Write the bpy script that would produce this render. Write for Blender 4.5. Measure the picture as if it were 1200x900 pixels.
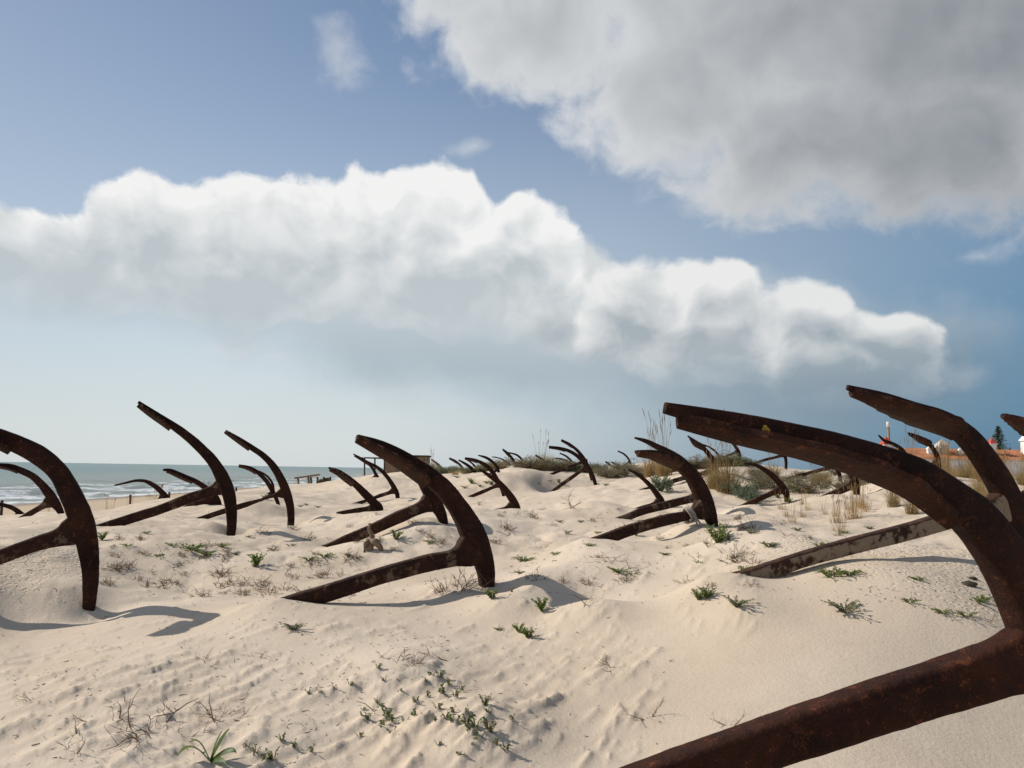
import bpy, bmesh, math, random
import numpy as np
from mathutils import Matrix, Vector
for o in list(bpy.data.objects): bpy.data.objects.remove(o)
S = bpy.context.scene
COL = S.collection
R = math.radians

# ------------------------------------------------------------------ camera
EYE = 4.0                     # metres above the sea
F = 950.0                     # focal length in photograph pixels (1200 wide)
PITCH, ROLL = R(6.04), R(0.93)
cam = bpy.data.cameras.new('camera'); cam.sensor_fit = 'HORIZONTAL'
cam.sensor_width = 36.0; cam.lens = 36.0 * F / 1200.0
cam.clip_start = 0.05; cam.clip_end = 30000
co = bpy.data.objects.new('camera', cam); COL.objects.link(co)
RM = Matrix.Rotation(R(90) + PITCH, 3, 'X') @ Matrix.Rotation(ROLL, 3, 'Z')
co.matrix_world = Matrix.Translation((0, 0, EYE)) @ RM.to_4x4()
S.camera = co
RMN = np.array(RM)
CAMP = np.array((0.0, 0.0, EYE))

def ray(x, y):
    """direction of a photograph pixel with unit depth along +Y ground distance"""
    v = RMN @ np.array(((x - 600) / F, -(y - 450) / F, -1.0))
    return v
def at(x, y, d):
    """point at a depth of d metres along the viewing axis"""
    return CAMP + ray(x, y) * d

# ------------------------------------------------------------------ light and exposure
SUN_AZ, SUN_EL = R(-77), R(37)          # azimuth from +Y, clockwise positive
sd = Vector((math.sin(SUN_AZ) * math.cos(SUN_EL), math.cos(SUN_AZ) * math.cos(SUN_EL), math.sin(SUN_EL)))
sun = bpy.data.lights.new('sun', 'SUN'); sun.energy = 4.2; sun.angle = R(0.55); sun.color = (1.0, 0.95, 0.87)
so = bpy.data.objects.new('sun', sun); COL.objects.link(so)
so.rotation_euler = (-sd).to_track_quat('-Z', 'Y').to_euler()
S.view_settings.view_transform = 'Standard'; S.view_settings.look = 'None'
S.view_settings.exposure = 0.0; S.view_settings.gamma = 1.0; S.view_settings.use_curve_mapping = False

S.cycles.use_denoising = True; S.cycles.max_bounces = 5; S.cycles.diffuse_bounces = 3; S.cycles.glossy_bounces = 2; S.cycles.transmission_bounces = 2; S.cycles.caustics_reflective = False
W = bpy.data.worlds.new('World'); S.world = W; W.use_nodes = True

class NB:
    """small helper that writes shader nodes"""
    def __init__(s, tree):
        s.t = tree; s.n = tree.nodes; s.l = tree.links
    def put(s, sock, v):
        if hasattr(v, 'is_linked') or hasattr(v, 'links'): s.l.new(v, sock)
        else: sock.default_value = v
    def node(s, typ, **kw):
        n = s.n.new(typ)
        for k, v in kw.items(): setattr(n, k, v)
        return n
    def m(s, op, a, b=None, c=None, clamp=False):
        n = s.n.new('ShaderNodeMath'); n.operation = op; n.use_clamp = clamp
        s.put(n.inputs[0], a)
        if b is not None: s.put(n.inputs[1], b)
        if c is not None: s.put(n.inputs[2], c)
        return n.outputs[0]
    def v(s, op, a, b=None, scale=None):
        n = s.n.new('ShaderNodeVectorMath'); n.operation = op
        s.put(n.inputs[0], a)
        if b is not None: s.put(n.inputs[1], b)
        if scale is not None: s.put(n.inputs['Scale'], scale)
        return n.outputs['Value'] if op in ('LENGTH', 'DOT_PRODUCT', 'DISTANCE') else n.outputs['Vector']
    def noise(s, vec, scale, detail=4, rough=0.5, lac=2.0, dist=0.0, col=False):
        n = s.n.new('ShaderNodeTexNoise'); s.put(n.inputs['Vector'], vec)
        n.inputs['Scale'].default_value = scale; n.inputs['Detail'].default_value = detail
        n.inputs['Roughness'].default_value = rough; n.inputs['Lacunarity'].default_value = lac
        n.inputs['Distortion'].default_value = dist
        return n.outputs['Color'] if col else n.outputs['Fac']
    def vor(s, vec, scale, feature='F1', out='Distance', rnd=1.0):
        n = s.n.new('ShaderNodeTexVoronoi'); n.feature = feature; s.put(n.inputs['Vector'], vec)
        n.inputs['Scale'].default_value = scale; n.inputs['Randomness'].default_value = rnd
        return n.outputs[out]
    def ss(s, x, lo, hi, a=0.0, b=1.0):
        n = s.n.new('ShaderNodeMapRange'); n.interpolation_type = 'SMOOTHSTEP'
        s.put(n.inputs[0], x); n.inputs[1].default_value = lo; n.inputs[2].default_value = hi
        n.inputs[3].default_value = a; n.inputs[4].default_value = b
        return n.outputs[0]
    def mix(s, f, a, b):
        n = s.n.new('ShaderNodeMix'); n.data_type = 'RGBA'
        s.put(n.inputs[0], f)
        for i, c in ((6, a), (7, b)):
            if isinstance(c, tuple) and len(c) == 3: c = c + (1.0,)
            s.put(n.inputs[i], c)
        return n.outputs[2]
    def xyz(s, x, y, z):
        n = s.n.new('ShaderNodeCombineXYZ')
        for i, q in enumerate((x, y, z)): s.put(n.inputs[i], q)
        return n.outputs[0]
    def sep(s, vec):
        n = s.n.new('ShaderNodeSeparateXYZ'); s.put(n.inputs[0], vec); return n.outputs

def build_world():
    nb = NB(W.node_tree); nb.n.clear()
    out = nb.node('ShaderNodeOutputWorld')
    sky = nb.node('ShaderNodeTexSky', sky_type='NISHITA')
    sky.sun_disc = False; sky.sun_elevation = SUN_EL; sky.sun_rotation = SUN_AZ
    sky.air_density = 1.0; sky.dust_density = 0.5; sky.ozone_density = 0.8; sky.altitude = 5
    bsky = nb.node('ShaderNodeBackground'); nb.l.new(sky.outputs[0], bsky.inputs[0]); bsky.inputs[1].default_value = 0.112
    d = nb.v('NORMALIZE', nb.node('ShaderNodeTexCoord').outputs['Generated'])
    dx, dy, dz = nb.sep(d)
    az = nb.m('ARCTAN2', dx, dy); el = nb.m('ARCSINE', dz)
    P0 = nb.xyz(az, el, 0.0)
    wv = nb.v('SCALE', nb.v('SUBTRACT', nb.noise(P0, 10.0, 2, 0.5, col=True), (0.5, 0.5, 0.5)), scale=0.06)
    P = nb.v('ADD', P0, wv)
    def ae(x, y):
        r = ray(x, y); r = r / np.linalg.norm(r)
        return (math.atan2(r[0], r[1]), math.asin(r[2]))
    def blobs(lst, k=0.12):
        acc = None
        for (x, y, rx, ry) in lst:
            c = ae(x, y); q = 1.0 / (1 + ((x - 600) / F) ** 2); q = max(q, .5)
            v = nb.v('LENGTH', nb.v('MULTIPLY', nb.v('SUBTRACT', P, (c[0], c[1], 0)), (F / rx / q, F / ry, 0)))
            b = nb.m('SUBTRACT', 1.0, v)
            acc = b if acc is None else nb.m('SMOOTH_MAX', acc, b, k)
        return acc
    Ps = nb.v('MULTIPLY', P, (1, 1.1, 0))
    n1 = nb.m('SUBTRACT', nb.noise(Ps, 13.0, 9, 0.57), 0.5)
    nA = nb.noise(Ps, 13.0, 4, 0.48); nB = nb.noise(nb.v('ADD', Ps, (-.014, .022, 0)), 13.0, 4, 0.48)
    nd = nb.m('ADD', nb.m('SUBTRACT', nA, nB), nb.m('MULTIPLY', nb.m('SUBTRACT', nb.m('ADD', n1, .5), nA), .5))
    pl = nb.xyz(nb.m('DIVIDE', dx, nb.m('MAXIMUM', dz, 0.08)), nb.m('DIVIDE', dy, nb.m('MAXIMUM', dz, 0.08)), 3.3)
    g1 = nb.noise(pl, 0.55, 6, 0.52)
    sh = bsky.outputs[0]
    def over(sh, a, col):
        b = nb.node('ShaderNodeBackground'); nb.put(b.inputs[0], col if not isinstance(col, tuple) else col + (1,))
        mx = nb.node('ShaderNodeMixShader'); nb.put(mx.inputs[0], a); nb.l.new(sh, mx.inputs[1]); nb.l.new(b.outputs[0], mx.inputs[2])
        return mx.outputs[0]
    E = lambda y: ae(600, y)[1]
    # humid air low over the horizon, all round, paler towards the sun
    sunward = nb.v('DOT_PRODUCT', d, tuple(sd))
    veil = nb.m('POWER', nb.ss(el, R(36), R(-2), 0.0, 1.0), 1.35)
    sh = over(sh, nb.m('MULTIPLY', veil, .88), nb.mix(nb.ss(sunward, -.26, .36), (0.035, 0.16, 0.305), (0.64, 0.70, 0.735)))
    # thin high cirrus towards the sun
    sh = over(sh, nb.ss(sunward, .45, .9, 0.0, .38), (0.27, 0.325, 0.40))
    # scattered broken cloud over the rest of the sky
    outside = nb.m('MAXIMUM', nb.ss(nb.m('ABSOLUTE', az), R(38), R(52)), nb.ss(el, R(35), R(44)))
    ga = nb.m('MULTIPLY', nb.m('MULTIPLY', nb.ss(g1, 0.50, 0.62), outside), nb.ss(el, R(3), R(10)))
    sh = over(sh, ga, nb.mix(nb.ss(g1, 0.52, 0.75), (0.86, 0.86, 0.86), (0.46, 0.48, 0.51)))
    # wisps
    w = nb.m('ADD', blobs([(397, 68, 44, 42), (560, 173, 40, 14), (275, 400, 90, 20), (325, 420, 36, 14), (1160, 292, 80, 18), (1130, 440, 70, 22), (480, 458, 70, 16)]), nb.m('MULTIPLY', n1, 2.2))
    sh = over(sh, nb.m('MULTIPLY', nb.ss(w, 0.1, 1.0), .5), (0.70, 0.72, 0.74))
    # big grey cloud, upper right
    b = blobs([(630, 15, 190, 105), (790, 95, 190, 110), (930, 165, 205, 100), (1110, 165, 210, 110), (760, -60, 380, 160), (900, 20, 300, 150), (1120, 20, 340, 180), (1330, 60, 270, 240)], .2)
    D = nb.m('ADD', b, nb.m('MULTIPLY', n1, 1.2))
    li = nb.m('SUBTRACT', 1.0, nb.m('MULTIPLY', nb.ss(D, .02, .85), .42))
    li = nb.m('ADD', li, nb.m('MULTIPLY', nd, .4))
    li = nb.m('SUBTRACT', li, nb.ss(az, R(2), R(34), 0, .42), clamp=True)
    sh = over(sh, nb.ss(D, .0, .45), nb.mix(li, (0.205, 0.23, 0.26), (0.74, 0.755, 0.77)))
    def heap(sh, lst, y0, y1, yb, soft, hi, lo, k=.62, puff=2.3, amp=.74):
        b = blobs(lst)
        D = nb.m('ADD', b, nb.m('MULTIPLY', n1, amp))
        a = nb.m('MULTIPLY', nb.ss(D, .0, soft), nb.ss(el, E(yb), E((y0 + y1) * .5 + 12), 0.0, 1.0))
        li = nb.m('SUBTRACT', nb.ss(el, E(y1 + 15), E(y0), 0.16, 1.0), nb.m('MULTIPLY', nb.ss(D, .1, 1.1), k))
        li = nb.m('ADD', nb.m('ADD', li, .24), nb.m('MULTIPLY', nd, puff), clamp=True)
        return over(sh, a, nb.mix(li, lo, hi))
    # cumulus bank: hazy base, then heaps from the back to the front
    bb = nb.m('ADD', blobs([(330, 335, 520, 70), (660, 400, 420, 95), (900, 430, 330, 95)], .3), nb.m('MULTIPLY', n1, .5))
    sh = over(sh, nb.m('MULTIPLY', nb.ss(bb, -.05, .55), .90), nb.mix(nb.ss(el, E(450), E(330)), nb.mix(nb.ss(az, R(2), R(26)), (0.40, 0.48, 0.535), (0.20, 0.28, 0.35)), (0.56, 0.61, 0.64)))
    sh = heap(sh, [(945, 395, 90, 62), (1030, 402, 80, 50), (990, 440, 130, 50)], 335, 430, 490, .20, (.78, .79, .79), (.34, .40, .445))
    sh = heap(sh, [(655, 335, 85, 70), (700, 375, 110, 60), (790, 395, 110, 50)], 290, 420, 480, .30, (.66, .69, .70), (.40, .455, .495))
    sh = heap(sh, [(765, 350, 84, 58), (835, 360, 66, 56), (738, 385, 80, 54), (830, 405, 110, 55)], 300, 420, 480, .20, (.82, .825, .82), (.38, .435, .475))
    sh = heap(sh, [(-10, 305, 140, 66), (90, 312, 110, 60), (185, 288, 96, 86), (275, 292, 96, 78), (360, 292, 105, 84), (440, 282, 95, 88), (505, 270, 84, 86), (605, 305, 84, 78), (540, 345, 160, 62), (250, 335, 220, 50)], 205, 360, 440, .14, (.89, .89, .885), (.50, .555, .585))
    nb.l.new(sh, out.inputs['Surface'])
    W.cycles.sampling_method = 'MANUAL'; W.cycles.sample_map_resolution = 512
build_world()

# ------------------------------------------------------------------ noise in numpy
def _h(ix, iy, iz, s):
    n = (ix.astype(np.int64) * 374761393 + iy.astype(np.int64) * 668265263 + iz.astype(np.int64) * 2147483647 + s * 1274126177) & 0xffffffff
    n = ((n ^ (n >> 13)) * 1274126177) & 0xffffffff
    n = (n ^ (n >> 16)) & 0xffffffff
    return n / 4294967295.0
def vnoise(x, y, z=None, s=0):
    if z is None: z = np.zeros_like(x)
    x0, y0, z0 = np.floor(x), np.floor(y), np.floor(z)
    fx, fy, fz = x - x0, y - y0, z - z0
    fx, fy, fz = [q * q * q * (q * (q * 6 - 15) + 10) for q in (fx, fy, fz)]
    x0, y0, z0 = x0.astype(np.int64), y0.astype(np.int64), z0.astype(np.int64)
    r = 0
    for i in (0, 1):
        for j in (0, 1):
            for k in (0, 1):
                w = (fx if i else 1 - fx) * (fy if j else 1 - fy) * (fz if k else 1 - fz)
                r = r + w * _h(x0 + i, y0 + j, z0 + k, s)
    return r * 2 - 1
def fbm(x, y, z=None, o=4, s=0, g=0.5):
    r = 0; a = 1.0; f = 1.0; t = 0
    for i in range(o):
        r = r + a * vnoise(x * f + 17.3 * i, y * f + 5.1 * i, None if z is None else z * f, s + i); t += a; a *= g; f *= 2.03
    return r / t
def sstep(x, a, b):
    t = np.clip((x - a) / (b - a), 0, 1); return t * t * (3 - 2 * t)

# ------------------------------------------------------------------ anchors as traced in the photograph
# depth at the crown (m), yaw of the anchor's plane (deg, left end nearer), arm (x, y, width), shank (x, y, width), fluke range along the arm, fluke half width (m)
AN = [
 dict(d=2.5, yaw=12, base=None, fl=(0.03, 0.66, .115), near=2, pt=.55, flare=.22,
  arm=[(779,478,15),(860,496,28),(947,515,33),(1022,537,39),(1075,559,46),(1110,583,51),(1140,606,54),(1165,637,57),(1186,671,60),(1207,715,64),(1224,762,68),(1240,830,60),(1246,900,50),(1244,1000,42)],
  shank=[(1222,765,68),(1150,789,62),(1000,837,59),(850,888,56),(700,941,53),(560,992,48)],
  label='huge closest rusty anchor cut off by the right edge, yellow lichen on its arm'),
 dict(d=5.0, yaw=16, base=(1196,668), fl=(0.03, 0.58, .21), near=2,
  arm=[(993,454,7),(1030,466,16),(1070,480,20),(1105,493,24),(1133,512,27),(1152,535,29),(1168,560,31),(1181,585,33),(1190,612,33),(1196,645,28),(1197,675,22),(1195,710,18)],
  shank=[(1182,592,34),(1140,601,25),(1112,609,24),(1060,624,23),(1000,639,22),(950,652,20),(885,670,14),(840,682,12)],
  label='dark rusty anchor with sand caked shank rising behind the closest anchor at right'),
 dict(d=7.5, yaw=16, base=(1262,600), fl=(0.03, 0.6, .20),
  arm=[(1175,486,4),(1190,491,10),(1210,499,13),(1230,515,14),(1245,535,15),(1256,560,17),(1262,590,14),(1263,620,11)],
  shank=[(1253,562,18),(1220,572,13),(1180,590,12),(1150,603,11)],
  label='anchor fluke tip poking in at the right edge above the tiled roof'),
 dict(d=4.9, yaw=24, base=(104,712), fl=(0.02, 0.40, .15), near=1,
  arm=[(-75,486,6),(-48,494,11),(-20,504,18),(15,518,24),(45,533,26),(68,553,26),(82,577,28),(93,602,31),(101,630,28),(105,655,24),(106,685,20),(104,712,17),(100,745,14)],
  shank=[(92,618,30),(80,625,25),(40,638,21),(0,652,19),(-60,672,16),(-130,698,12)],
  label='big dark rusty anchor cut off by the left edge, its long shadow on the sand'),
 dict(d=13, yaw=22, base=(73,602), fl=(0.02, 0.42, .20),
  arm=[(-14,543,3),(0,545,6),(13,547,8),(26,552,9),(38,558,9),(48,567,10),(57,578,12),(64,589,13),(70,598,9),(74,607,7)],
  shank=[(62,586,14),(52,592,9),(35,602,8),(16,613,7),(5,619,6)],
  label='smaller rusty anchor framed under the arm of the leftmost big anchor'),
 dict(d=20, yaw=20, base=(28,604), fl=None,
  arm=[(-22,588,3),(-8,590,4.5),(5,592,5.5),(14,595,6),(22,600,6.5),(28,605,6),(32,613,5)],
  shank=[(24,602,7),(12,608,5),(-2,614,5)],
  label='low half buried anchor arm at the far left edge beside a post'),
 dict(d=8.2, yaw=24, base=(270,627), fl=(0.02, 0.34, .14), near=1,
  arm=[(162,471,4),(176,481,7),(200,497,10),(218,510,12),(235.5,525.5,13.5),(251,543,15.5),(261,561,18),(268,579,17.5),(271,598,15.5),(271.5,614,13.5),(270,628,12),(267,648,10)],
  shank=[(264,568,19),(258,571,16),(218,585.5,14.5),(184.4,598,13),(153,607,11.5),(118,617,8),(95,624,7)],
  label='tallest rusty anchor on the left with its fluke high against the sky'),
 dict(d=10.5, yaw=24, base=(340,621), fl=(0.02, 0.36, .15),
  arm=[(264.4,504.5,2.5),(282,516,6.5),(297,526,8),(306,532,8.2),(318,543.5,9.5),(329,561,11),(335.5,577,12),(340,594,10.5),(341,610,9.5),(340,621,8.5),(338,638,7)],
  shank=[(334,577,12),(329,578.5,8.5),(277.8,594.5,8),(250,603,7),(235,607.5,5.5),(215,614,5)],
  label='slender rusty anchor just right of the tallest one, arm standing in smooth sand'),
 dict(d=18, yaw=5, base=(198,590), fl=None,
  arm=[(134.4,568.7,2),(147.5,565.8,3),(160,563.2,4),(170,563.8,4.8),(180,568.7,6.2),(188.7,576,7),(195,583,7.5),(199,592,6)],
  shank=[(193,581,9),(188,585,6),(180,590,5),(165,599,4)],
  label='small anchor with one thin flattened arm pointing left before the surf'),
 dict(d=13, yaw=30, base=(255,592), fl=(0.08, 0.55, .14),
  arm=[(191,550.6,3),(198,551,5),(208,555,6.5),(218,559.5,7),(229,564,7),(239,570.5,7.5),(248,578,10),(252,586,13),(256,595,11)],
  shank=[(250,584,13),(242,587,8),(227,591,6),(212,597,5)],
  label='low anchor with broad fluke seen against the surf behind the tallest one'),
 dict(d=16, yaw=22, base=(326,592), fl=(0.03, 0.42, .15),
  arm=[(280,545,2.5),(293,548.5,5),(303,554.5,5.5),(312,563.5,6),(319,575,6.2),(324,585,5.5),(326.7,593,4.5),(328,602,4)],
  shank=[(320,579,7),(314,582,4.5),(304,587,4.5),(290,594,4)],
  label='small curved anchor seen through the arm of the slender anchor'),
 dict(d=19, yaw=30, base=(320,583), fl=None,
  arm=[(301,551,1.5),(309,555,2.5),(315,560,3),(319,566,3.2),(320.5,573,3.2),(320.5,582,3),(320,590,3)],
  shank=[(320,576,4),(312,580,3),(305,585,3)],
  label='thin anchor arm half hidden directly behind the small curved one'),
 dict(d=5.2, yaw=26, base=(569,687), fl=(0.0, 0.50, .17), near=1,
  arm=[(419,511,5),(440,520,14),(470,536,20),(498,555,24),(522,575,25.5),(540,600,28),(555,627,33),(564,650,29),(569,670,24),(570,690,20),(568,715,16)],
  shank=[(556,640,38),(545,648,27),(500,660,24),(455,671,20),(400,686,15),(347,699,9),(315,708,7)],
  label='big rusty anchor in the middle foreground with broad split looking fluke'),
 dict(d=8.0, yaw=24, base=(521,613), fl=None, near=1,
  arm=[(440,521,4),(458,532,8),(478,545,12),(492,558,15),(502,574,18),(510,590,19),(516.5,602,15),(520.5,615,11),(522,632,9)],
  shank=[(508,586,22),(500,591,18),(465.5,606.7,16.5),(436.7,620,15),(410,630,11.5),(386,639,7),(365,646,6)],
  label='rusty anchor standing right behind the middle anchor, arm crossing behind it'),
 dict(d=11, yaw=28, base=(443,600), fl=(0.04, 0.48, .22),
  arm=[(385,548,2.5),(395,552,6),(407,560,8),(418,569,9),(428,579,10.5),(438,589,11.5),(444,595,11),(445,603,9),(444,612,8)],
  shank=[(440,596,11),(432,597,8.5),(418,598.5,7.5),(407,599.5,5),(395,602,5)],
  label='sunken anchor with pale sunlit arm and stepped fluke, left of the middle anchor'),
 dict(d=19, yaw=24, base=(466,584), fl=(0.04, 0.36, .12),
  arm=[(414,532,1.5),(422,536.5,3),(431,542,4),(441,547,4.6),(449,553.5,5),(456,562,5.5),(462,572,6.5),(465.5,579,6),(466,586,5),(466,594,4.5)],
  shank=[(463,574,8),(457,577,5.5),(445,581,5),(432,586,4.5),(421,588.5,3),(405,594,3)],
  label='medium anchor beyond the sunken one, its thin tip before the beach frame'),
 dict(d=27, yaw=24, base=(445,561), fl=None,
  arm=[(424,536,2),(430,542,3),(436,548,3.6),(440,555,4.2),(443,561,5),(444,567,5)],
  shank=[(442,557,5),(437,560,3.5),(428,563,3)],
  label='distant anchor on the pale hump under the beach frame'),
 dict(d=13, yaw=22, base=(607,607), fl=None,
  arm=[(561.5,549.5,2.5),(572,556.5,5),(585,566,7.5),(595,577.5,9),(602,588,10.5),(606.5,597,9),(607.5,607,7.5),(607,620,6)],
  shank=[(602,592,11),(596,595,7.5),(579,600,7),(561,607,7),(545,612.5,6.5),(528,618,5),(510,624,4)],
  label='dark anchor just right of the middle one, shank running back behind it'),
 dict(d=19, yaw=22, base=(590.5,581), fl=(0.03, 0.3, .10),
  arm=[(545,536.5,2),(556,539,4),(568,544.5,5.2),(577,553,5.6),(583,563,6),(587.5,571,6),(590,579,5),(590.5,586,4.5)],
  shank=[(585,567.5,7),(580,570,5),(565,576.5,5),(553,581.5,4.5),(540,587,3)],
  label='anchor with shank lying on bright sand behind the dark one'),
 dict(d=25, yaw=22, base=(562,562), fl=None,
  arm=[(537.5,539,2),(548,545.3,4),(556,552.3,4.6),(560.5,559,4),(562.5,565,3.6)],
  shank=[(560,557,4.5),(553,560,3),(545,563,3)],
  label='distant anchor arm second from left in the cluster over green ground cover'),
 dict(d=34, yaw=22, base=(543,550), fl=(0.05, 0.6, .2),
  arm=[(526.5,536.8,2),(533,540,3),(538.5,544.3,3),(542.5,549,3),(544,554,3)],
  shank=[(542,548,3),(537,551,2.5),(531,553,2.5)],
  label='distant leftmost anchor of the cluster over green ground cover'),
 dict(d=34, yaw=22, base=(520,551), fl=None,
  arm=[(505.5,538.5,2),(513,544,3),(518,549.5,3),(521,556,3)],
  shank=[(518,549,3),(513,552,2.5),(507,554,2.5)],
  label='lone distant anchor arm between the wooden hut and the cluster'),
 dict(d=33, yaw=22, base=(560,552), fl=None,
  arm=[(546.5,538.5,1.5),(552,542,2.2),(557,547,2.6),(560,552,2.6),(561,557,2.6)],
  shank=[(559,550,3),(555,553,2.3),(549,556,2.3)],
  label='thin distant anchor peeping out behind others in the cluster'),
 dict(d=22, yaw=24, base=(585,556), fl=None,
  arm=[(560.5,533.5,1.8),(570,536.5,3.6),(578,542,4),(583,549,4),(585,555,3.6),(585.5,562,3.4)],
  shank=[(583.5,550,4.5),(577,554,3),(566,559,3)],
  label='distant anchor with curved arm rising above the cluster'),
 dict(d=36, yaw=22, base=(599,547), fl=None,
  arm=[(576.5,535.3,1.2),(587,537.5,1.8),(594,541.3,2.1),(598,546,2.2),(600,552,2.2)],
  shank=[(598,547,2.4),(592,550,2),(586,553,2)],
  label='thin bow shaped distant anchor arm before grey scrub'),
 dict(d=26, yaw=24, base=(606.5,552), fl=(0.04, 0.45, .14),
  arm=[(589,526,1.5),(596,532,3),(602,540.5,3.6),(605.5,548,3.6),(607,554,3.4),(607.5,560,3.2)],
  shank=[(605,548,4),(599,552,3),(590,556,3)],
  label='straightest distant anchor, left one of the crossing pair before tawny grass'),
 dict(d=28, yaw=24, base=(615.5,547), fl=None,
  arm=[(595.5,530.3,1.8),(606,533.5,2.7),(612,539,3),(615,545,3),(616,552,3)],
  shank=[(614.5,545,3.4),(609,548,2.6),(603,551,2.6)],
  label='arched distant anchor, right one of the crossing pair before tawny grass'),
 dict(d=21, yaw=28, base=(698,571), fl=(0.02, 0.42, .08),
  arm=[(643.5,523.4,2.6),(656,525.2,4),(668,529,4.6),(678,535.5,5.2),(686,544,6),(692,553,6),(696.5,563,5),(698.5,571,4.4),(699,580,4)],
  shank=[(688,546,8),(683,550,5.5),(670,559.5,5),(658,568,4.8),(647,576,4),(637,583,3)],
  label='anchor with low bow shaped arm standing alone on bright sand at centre'),
 dict(d=23, yaw=28, base=(694,563), fl=(0.02, 0.42, .08),
  arm=[(658,515.5,2.4),(668,521,3.6),(678,529.5,4.2),(685,539,5),(689.5,548,5),(692.5,557,4.6),(694,565,4)],
  shank=[(688,541,6),(682,541.8,4.4),(667,547.5,4),(648,555,3.5),(636,560,3)],
  label='anchor with higher steeper arm crossing behind the lone central one'),
 dict(d=31, yaw=28, base=(684.5,563), fl=None,
  arm=[(650,537,2),(660,538.6,3),(669,543,3.4),(676,548,3.8),(681.5,554,4),(684,560,4),(684.5,566,3.6)],
  shank=[(681,556,4.6),(676,558.5,3.4),(665,561.5,3.2),(654,564,2.4)],
  label='small distant anchor with lower arm under the crossing central pair'),
 dict(d=32, yaw=28, base=(680,560), fl=None,
  arm=[(656,531,1.8),(664,535,2.6),(670,540.5,2.8),(675,547,2.8),(678.5,554,2.8),(680,561,2.6)],
  shank=[(677,551,3.2),(671,555,2.4),(664,558,2.4)],
  label='small distant anchor with upper arm under the crossing central pair'),
 dict(d=28, yaw=26, base=(646,548), fl=None,
  arm=[(627.5,533.5,2.2),(634,537.5,3.2),(641,542.5,3.6),(646,549,3.6),(648,555,3.4)],
  shank=[(644,546,4),(638,549,3),(632,552,3)],
  label='distant anchor half buried in a tawny grass tuft left of the central pair'),
 dict(d=30, yaw=26, base=(739,543), fl=None,
  arm=[(724,528.6,1.8),(731,532,2.4),(736,537,2.6),(739,543,2.6),(740,550,2.6)],
  shank=[(738,541,3),(733,544,2.4),(728,548,2.4)],
  label='distant hooked anchor on the skyline left of the tall grass'),
 dict(d=40, yaw=26, base=(716,547), fl=None,
  arm=[(709.5,541,2),(713,543.2,2.6),(716.5,546.5,2.6),(718,551,2.6)],
  shank=[(716.5,547,2.6),(712,549,2),(708,551,2)],
  label='tiny anchor tip at the left end of the dark skyline bush'),
 dict(d=40, yaw=26, base=(723,547), fl=None,
  arm=[(716.5,541.4,2),(720,543,2.6),(723.5,546,2.6),(725,551,2.6)],
  shank=[(723,546.5,2.6),(719,549,2),(715,551,2)],
  label='tiny anchor tip directly over the dark skyline bush'),
 dict(d=11.5, yaw=24, base=(777,592), fl=None,
  arm=[(736.5,550,2.5),(747,556,4.6),(756,563,5.6),(764,571.5,6.6),(770.5,580,8),(775.5,588,8.5),(777,595,7.5),(777,605,6)],
  shank=[(773,588,9),(767,591,7),(755,594.5,6),(741,598.5,4.5),(725,604,4)],
  label='half buried anchor with drooping arm left of the thick flat fluked one'),
 dict(d=6.8, yaw=30, base=(836,616), fl=(0.0, 0.48, .17), near=1,
  arm=[(747,529,4),(765,531,9),(783,536,14),(798,544.5,18),(811,558,20.5),(820,574,21.5),(827,590,22),(832,604,18.5),(836,618,13),(838,636,10)],
  shank=[(826,594,26),(818,599,18),(780,609.5,15),(745,618,13),(705,629,6),(680,637,5)],
  label='thick rusty anchor at right centre with broad flattened fluke and rope on shank'),
 dict(d=9.0, yaw=28, base=(828,606), fl=None,
  arm=[(744,513,2.5),(757,517,6),(768,522.5,7.5),(783,530,9),(797,538.5,10),(808,549,11),(817,563,12),(822,578,12.5),(826,594,11),(828,612,9)],
  shank=[(820,582,14),(812,584,11.5),(780,592,11),(750,600,10),(729,606.5,5.5),(710,612,5)],
  label='anchor close behind the thick one, its arm tip lit above and shank parallel'),
 dict(d=16, yaw=24, base=(839,553), fl=(0.1, 0.5, .17),
  arm=[(806,511,2),(814,517,4.4),(822,523,5.4),(830,531.5,6.2),(836,540,6.6),(839,548,6.4),(840,558,5.4)],
  shank=[(838,547,8),(830,552,6.4),(800,560.5,6),(771,568.5,4),(750,575,4)],
  label='anchor with square bladed tip rising left of the big tawny grass tuft'),
 dict(d=30, yaw=24, base=(845,541), fl=None,
  arm=[(824.5,521,1.6),(833,525,2.4),(840,531,2.8),(844,538,2.8),(846,546,2.8)],
  shank=[(844,537,3),(838,540,2.4),(830,544,2.4)],
  label='thin distant anchor arm just right of the square bladed one'),
 dict(d=21, yaw=22, base=(866.5,545), fl=(0.04, 0.34, .10),
  arm=[(837,505.4,1.6),(848,510,3),(856,516.5,3.6),(863,525,4.4),(866.5,532,4.4),(867,541,3.8),(867,552,3.4)],
  shank=[(865,529,6),(861,530.6,4),(844,537.4,3.6),(830,543,3.2),(815,549,3)],
  label='highest distant anchor against the sky above the big tawny grass tuft'),
 dict(d=13.5, yaw=20, base=(922,588), fl=None,
  arm=[(872.5,542.5,2),(886.7,545.5,5),(900,553.3,7),(910.7,563,8),(917.5,571.5,9),(921.5,579,8.4),(922,588,6),(922,600,5)],
  shank=[(916,573,10),(909,576,7.6),(890,584.5,7.2),(867,594,4),(850,601,4)],
  label='complete anchor on sand below the foreground arm, right of the tawny tuft'),
 dict(d=21, yaw=16, base=(921,551), fl=None,
  arm=[(892,508,2),(903,514,3.2),(913,522,4),(919,531,4.6),(921,540,4),(921,551,3.4),(921,560,3)],
  shank=[(918,533,5.4),(912,535,4),(898,538.5,3.8),(884,543,3.5),(870,547,3)],
  label='anchor with near level shank crossing the skyline under the foreground arm'),
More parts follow.
